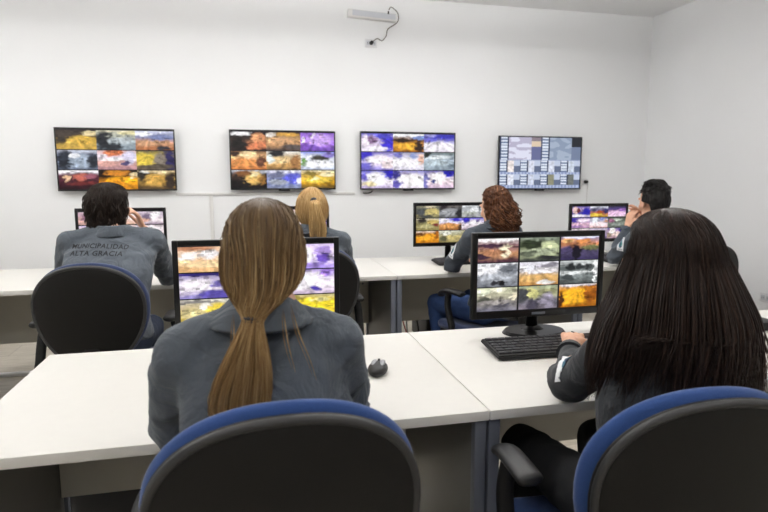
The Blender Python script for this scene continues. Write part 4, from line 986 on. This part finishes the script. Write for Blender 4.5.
keyboard(1.026, 1.787, -.03, 'black keyboard in front of the front row monitor, under a typing hand', .465, .165, single=True)
keyboard(1.49, 3.83, .04, 'black keyboard on the back row desk beside curly haired woman', .45, .15)
keyboard(2.705, 3.70, .03, 'black keyboard on the back row desk before man with clasped hands', .45, .15)

o = empty('computer_mouse', (.380, 1.694, DT), -.35, label='black and grey computer mouse lying beside the arm of the light brown ponytail woman', cat='mouse')
b = BM(); ell(b, (0, 0, .014), (.031, .055, .021), seg=28)
for v in b.verts: v.co.z = max(.001, v.co.z)
finish('body', b, M['black'], o)
for q in (-1, 1):
    b = BM(); ell(b, (q * .0125, .010, .0295), (.0100, .030, .0065), seg=14); finish('button', b, M['silver'], o)
b = BM(); t = BM(); bmesh.ops.create_cone(t, cap_ends=True, segments=16, radius1=.009, radius2=.009, depth=.006); bmesh.ops.transform(t, verts=t.verts[:], matrix=Matrix.Translation((0, .026, .029)) @ Matrix.Rotation(PI / 2, 4, 'Y')); merge(b, t); finish('scroll_wheel', b, M['black'], o)

o = empty('junction_box', (1.925, 1.905, DT), 0, label='flat black box on the desk behind the woman with long dark hair', cat='box')
b = BM(); box(b, (-.115, -.085, .003), (.115, .085, .036), .005); finish('body', b, M['black'], o, angle=40)
for x in (-.09, .09):
    for y in (-.065, .065):
        b = BM(); ell(b, (x, y, .0028), (.008, .008, .002), seg=10); finish('rubber_foot', b, M['black'], o)

# tower computer and cables under the back row
def tower(x, y, rz, label):
    o = empty('computer_tower', (x, y, 0), rz, label=label, cat='computer', group='black computer towers under the desks')
    b = BM(); box(b, (-.10, -.20, .012), (.10, .21, .40), .006); finish('case', b, M['black'], o, angle=40)
    b = BM(); box(b, (-.095, -.212, .02), (.095, -.199, .392), .005); f_ = finish('front_panel', b, M['bezel'], o, angle=40)
    b = BM(); ell(b, (0, -.212, .33), (.011, .004, .011), seg=14); finish('power_button', b, M['silver'], f_)
    for x in (-.08, .08):
        for y in (-.16, .17):
            b = BM(); box(b, (x - .012, y - .012, 0), (x + .012, y + .012, .013)); finish('foot', b, M['black'], o, smooth=False)
tower(1.475, 4.56, 0, 'black computer tower on the floor under the curly haired woman\'s desk')
tower(-.47, 2.34, PI / 2, 'black computer tower on the floor behind the panel of the light brown ponytail woman\'s desk')

CG = 'loose cables hanging under the back row desks'
def cable(pts, r, m, label, name='cable'):
    b = BM(); tube(b, bez(pts, 36), r, 8); o_ = finish(name, b, m)
    return tag(o_, label, 'cable', CG if 'under' in label else None)
cable([(1.25, 4.24, .70), (1.23, 4.235, .42), (1.27, 4.235, .20), (1.30, 4.24, .012), (1.36, 4.25, .008)], .006, M['black'], 'black cable hanging under the curly haired woman\'s desk, nearest the computer tower')
cable([(1.19, 4.24, .70), (1.20, 4.235, .45), (1.18, 4.235, .22), (1.21, 4.235, .04), (1.26, 4.25, .007)], .005, M['grey_cable'], 'grey cable hanging under the back row desk between legs and computer tower')
cable([(1.13, 4.24, .70), (1.12, 4.235, .40), (1.16, 4.225, .20), (1.22, 4.12, .012), (1.30, 4.06, .007)], .005, M['red_cable'], 'red cable hanging under the back row desk beside the leg panels')
def trunk(name, lo, hi, label, kind=None):
    b = BM(); box(b, lo, hi, .004); o_ = finish(name, b, M['race'], angle=40); return tag(o_, label, 'cable trunking')
trunk('floor_trunking', (-1.9, 2.16, 0), (3.2, 2.21, .022), 'grey white cable trunking on the floor behind the front row desks')
trunk('floor_trunking', (-3.2, 4.275, 0), (3.5, 4.325, .022), 'grey white cable trunking on the floor behind the back row desks')

# ------------------------------------------------------------------ wall fittings
trunk('wall_trunking', (-.60, YB - .014, 1.188), (.99, YB, 1.212), 'thin white horizontal cable trunking on the back wall below the televisions')
trunk('wall_trunking', (-.322, YB - .014, 0), (-.290, YB, 1.188), 'thin white vertical cable trunking running down the back wall')
o = empty('emergency_light', (1.155, YB, 2.795), 0, label='slim white emergency light bar high on the back wall', cat='emergency light')
b = BM(); box(b, (-.225, -.055, -.035), (.225, 0, .035), .006); finish('housing', b, M['race'], o, angle=40)
b = BM(); box(b, (-.185, -.060, -.020), (.215, -.054, .028), .002); finish('lens', b, M['lens'], o, angle=40)
b = BM(); box(b, (.138, -.066, .020), (.150, -.054, .048), .002); finish('switch', b, M['black'], o, angle=40)
o.rotation_euler = (0, .045, 0)
cable([(1.302, YB - .071, 2.842), (1.325, YB - .075, 2.868), (1.391, YB - .05, 2.825), (1.391, YB - .035, 2.752), (1.305, YB - .02, 2.69), (1.29, YB - .02, 2.63), (1.25, YB - .02, 2.585), (1.205, YB - .03, 2.60), (1.158, YB - .067, 2.566)], .0045, M['grey_cable'], 'thin grey cable looping from the emergency light down to its wall socket', 'power_cord')
def outlet(x, y, z, rz, label, plug=False, w=.115, h=.075):
    o_ = empty('wall_outlet', (x, y, z), rz, label=label, cat='wall outlet')
    b = BM(); box(b, (-w / 2, -.010, -h / 2), (w / 2, 0, h / 2), .003); pl = finish('cover_plate', b, M['white_plastic'], o_, angle=40)
    for dx in ((-.025, .025) if w > .1 else (0,)):
        b = BM(); box(b, (dx - .018, -.0125, -.02), (dx + .018, -.009, .02), .001); sk = finish('socket', b, M['lens'], pl, smooth=False)
        b = BM()
        for q in (-.007, .007): box(b, (dx + q - .0015, -.0132, -.006), (dx + q + .0015, -.0124, .006))
        finish('slot', b, M['black'], sk, smooth=False)
    if plug:
        b = BM(); tube(b, [(-.0, -.012, 0), (0, -.045, 0), (0, -.06, -.004)], [.017, .017, .008], 14); finish('plug', b, M['black'], o_)
    return o_
outlet(1.150, YB, 2.560, 0, 'white wall outlet with black plug below the emergency light', True)
outlet(3.40, YB, 1.300, 0, 'small white wall outlet with black plug beside the file list television', True, .07, .07)
b = BM(); tube(b, bez([(3.40, YB - .068, 1.285), (3.415, YB - .03, 1.2), (3.43, YB - .012, 1.05), (3.44, YB - .01, .75)], 24), .003, 6); tag(finish('power_cord', b, M['race']), 'thin white cable running down the wall beside the file list television', 'cable')
outlet(XR, 3.80, .372, -PI / 2, 'white wall outlet low on the right wall')
b = BM(); tube(b, bez([(1.15, YB - .055, 1.222), (1.13, YB - .05, 1.205), (1.09, YB - .03, 1.198), (1.07, YB - .012, 1.20)], 16), .006, 8); tag(finish('power_cord', b, M['black']), 'short black cable under the television with violet blue feeds', 'cable')

# ------------------------------------------------------------------ faint ambient light; the room is lit by the added unseen tube lights
w = bpy.data.worlds.new('World'); S.world = w; w.use_nodes = True
w.node_tree.nodes['Background'].inputs['Color'].default_value = (.8, .85, .9, 1); w.node_tree.nodes['Background'].inputs['Strength'].default_value = .3

cam = bpy.data.cameras.new('camera'); co = bpy.data.objects.new('camera', cam); COL.objects.link(co)
co.location = (0, 0, 1.34); co.rotation_euler = (math.radians(90 - 7.66), 0, math.radians(-13.27))
cam.lens = 580 / 768 * 36; cam.sensor_width = 36; cam.sensor_fit = 'HORIZONTAL'; cam.clip_start = .02
cam.dof.use_dof = True; cam.dof.focus_distance = 2.1; cam.dof.aperture_fstop = 4.5
S.camera = co
S.view_settings.view_transform = 'Standard'; S.view_settings.look = 'None'; S.view_settings.exposure = 0; S.view_settings.gamma = 1; S.view_settings.use_curve_mapping = False
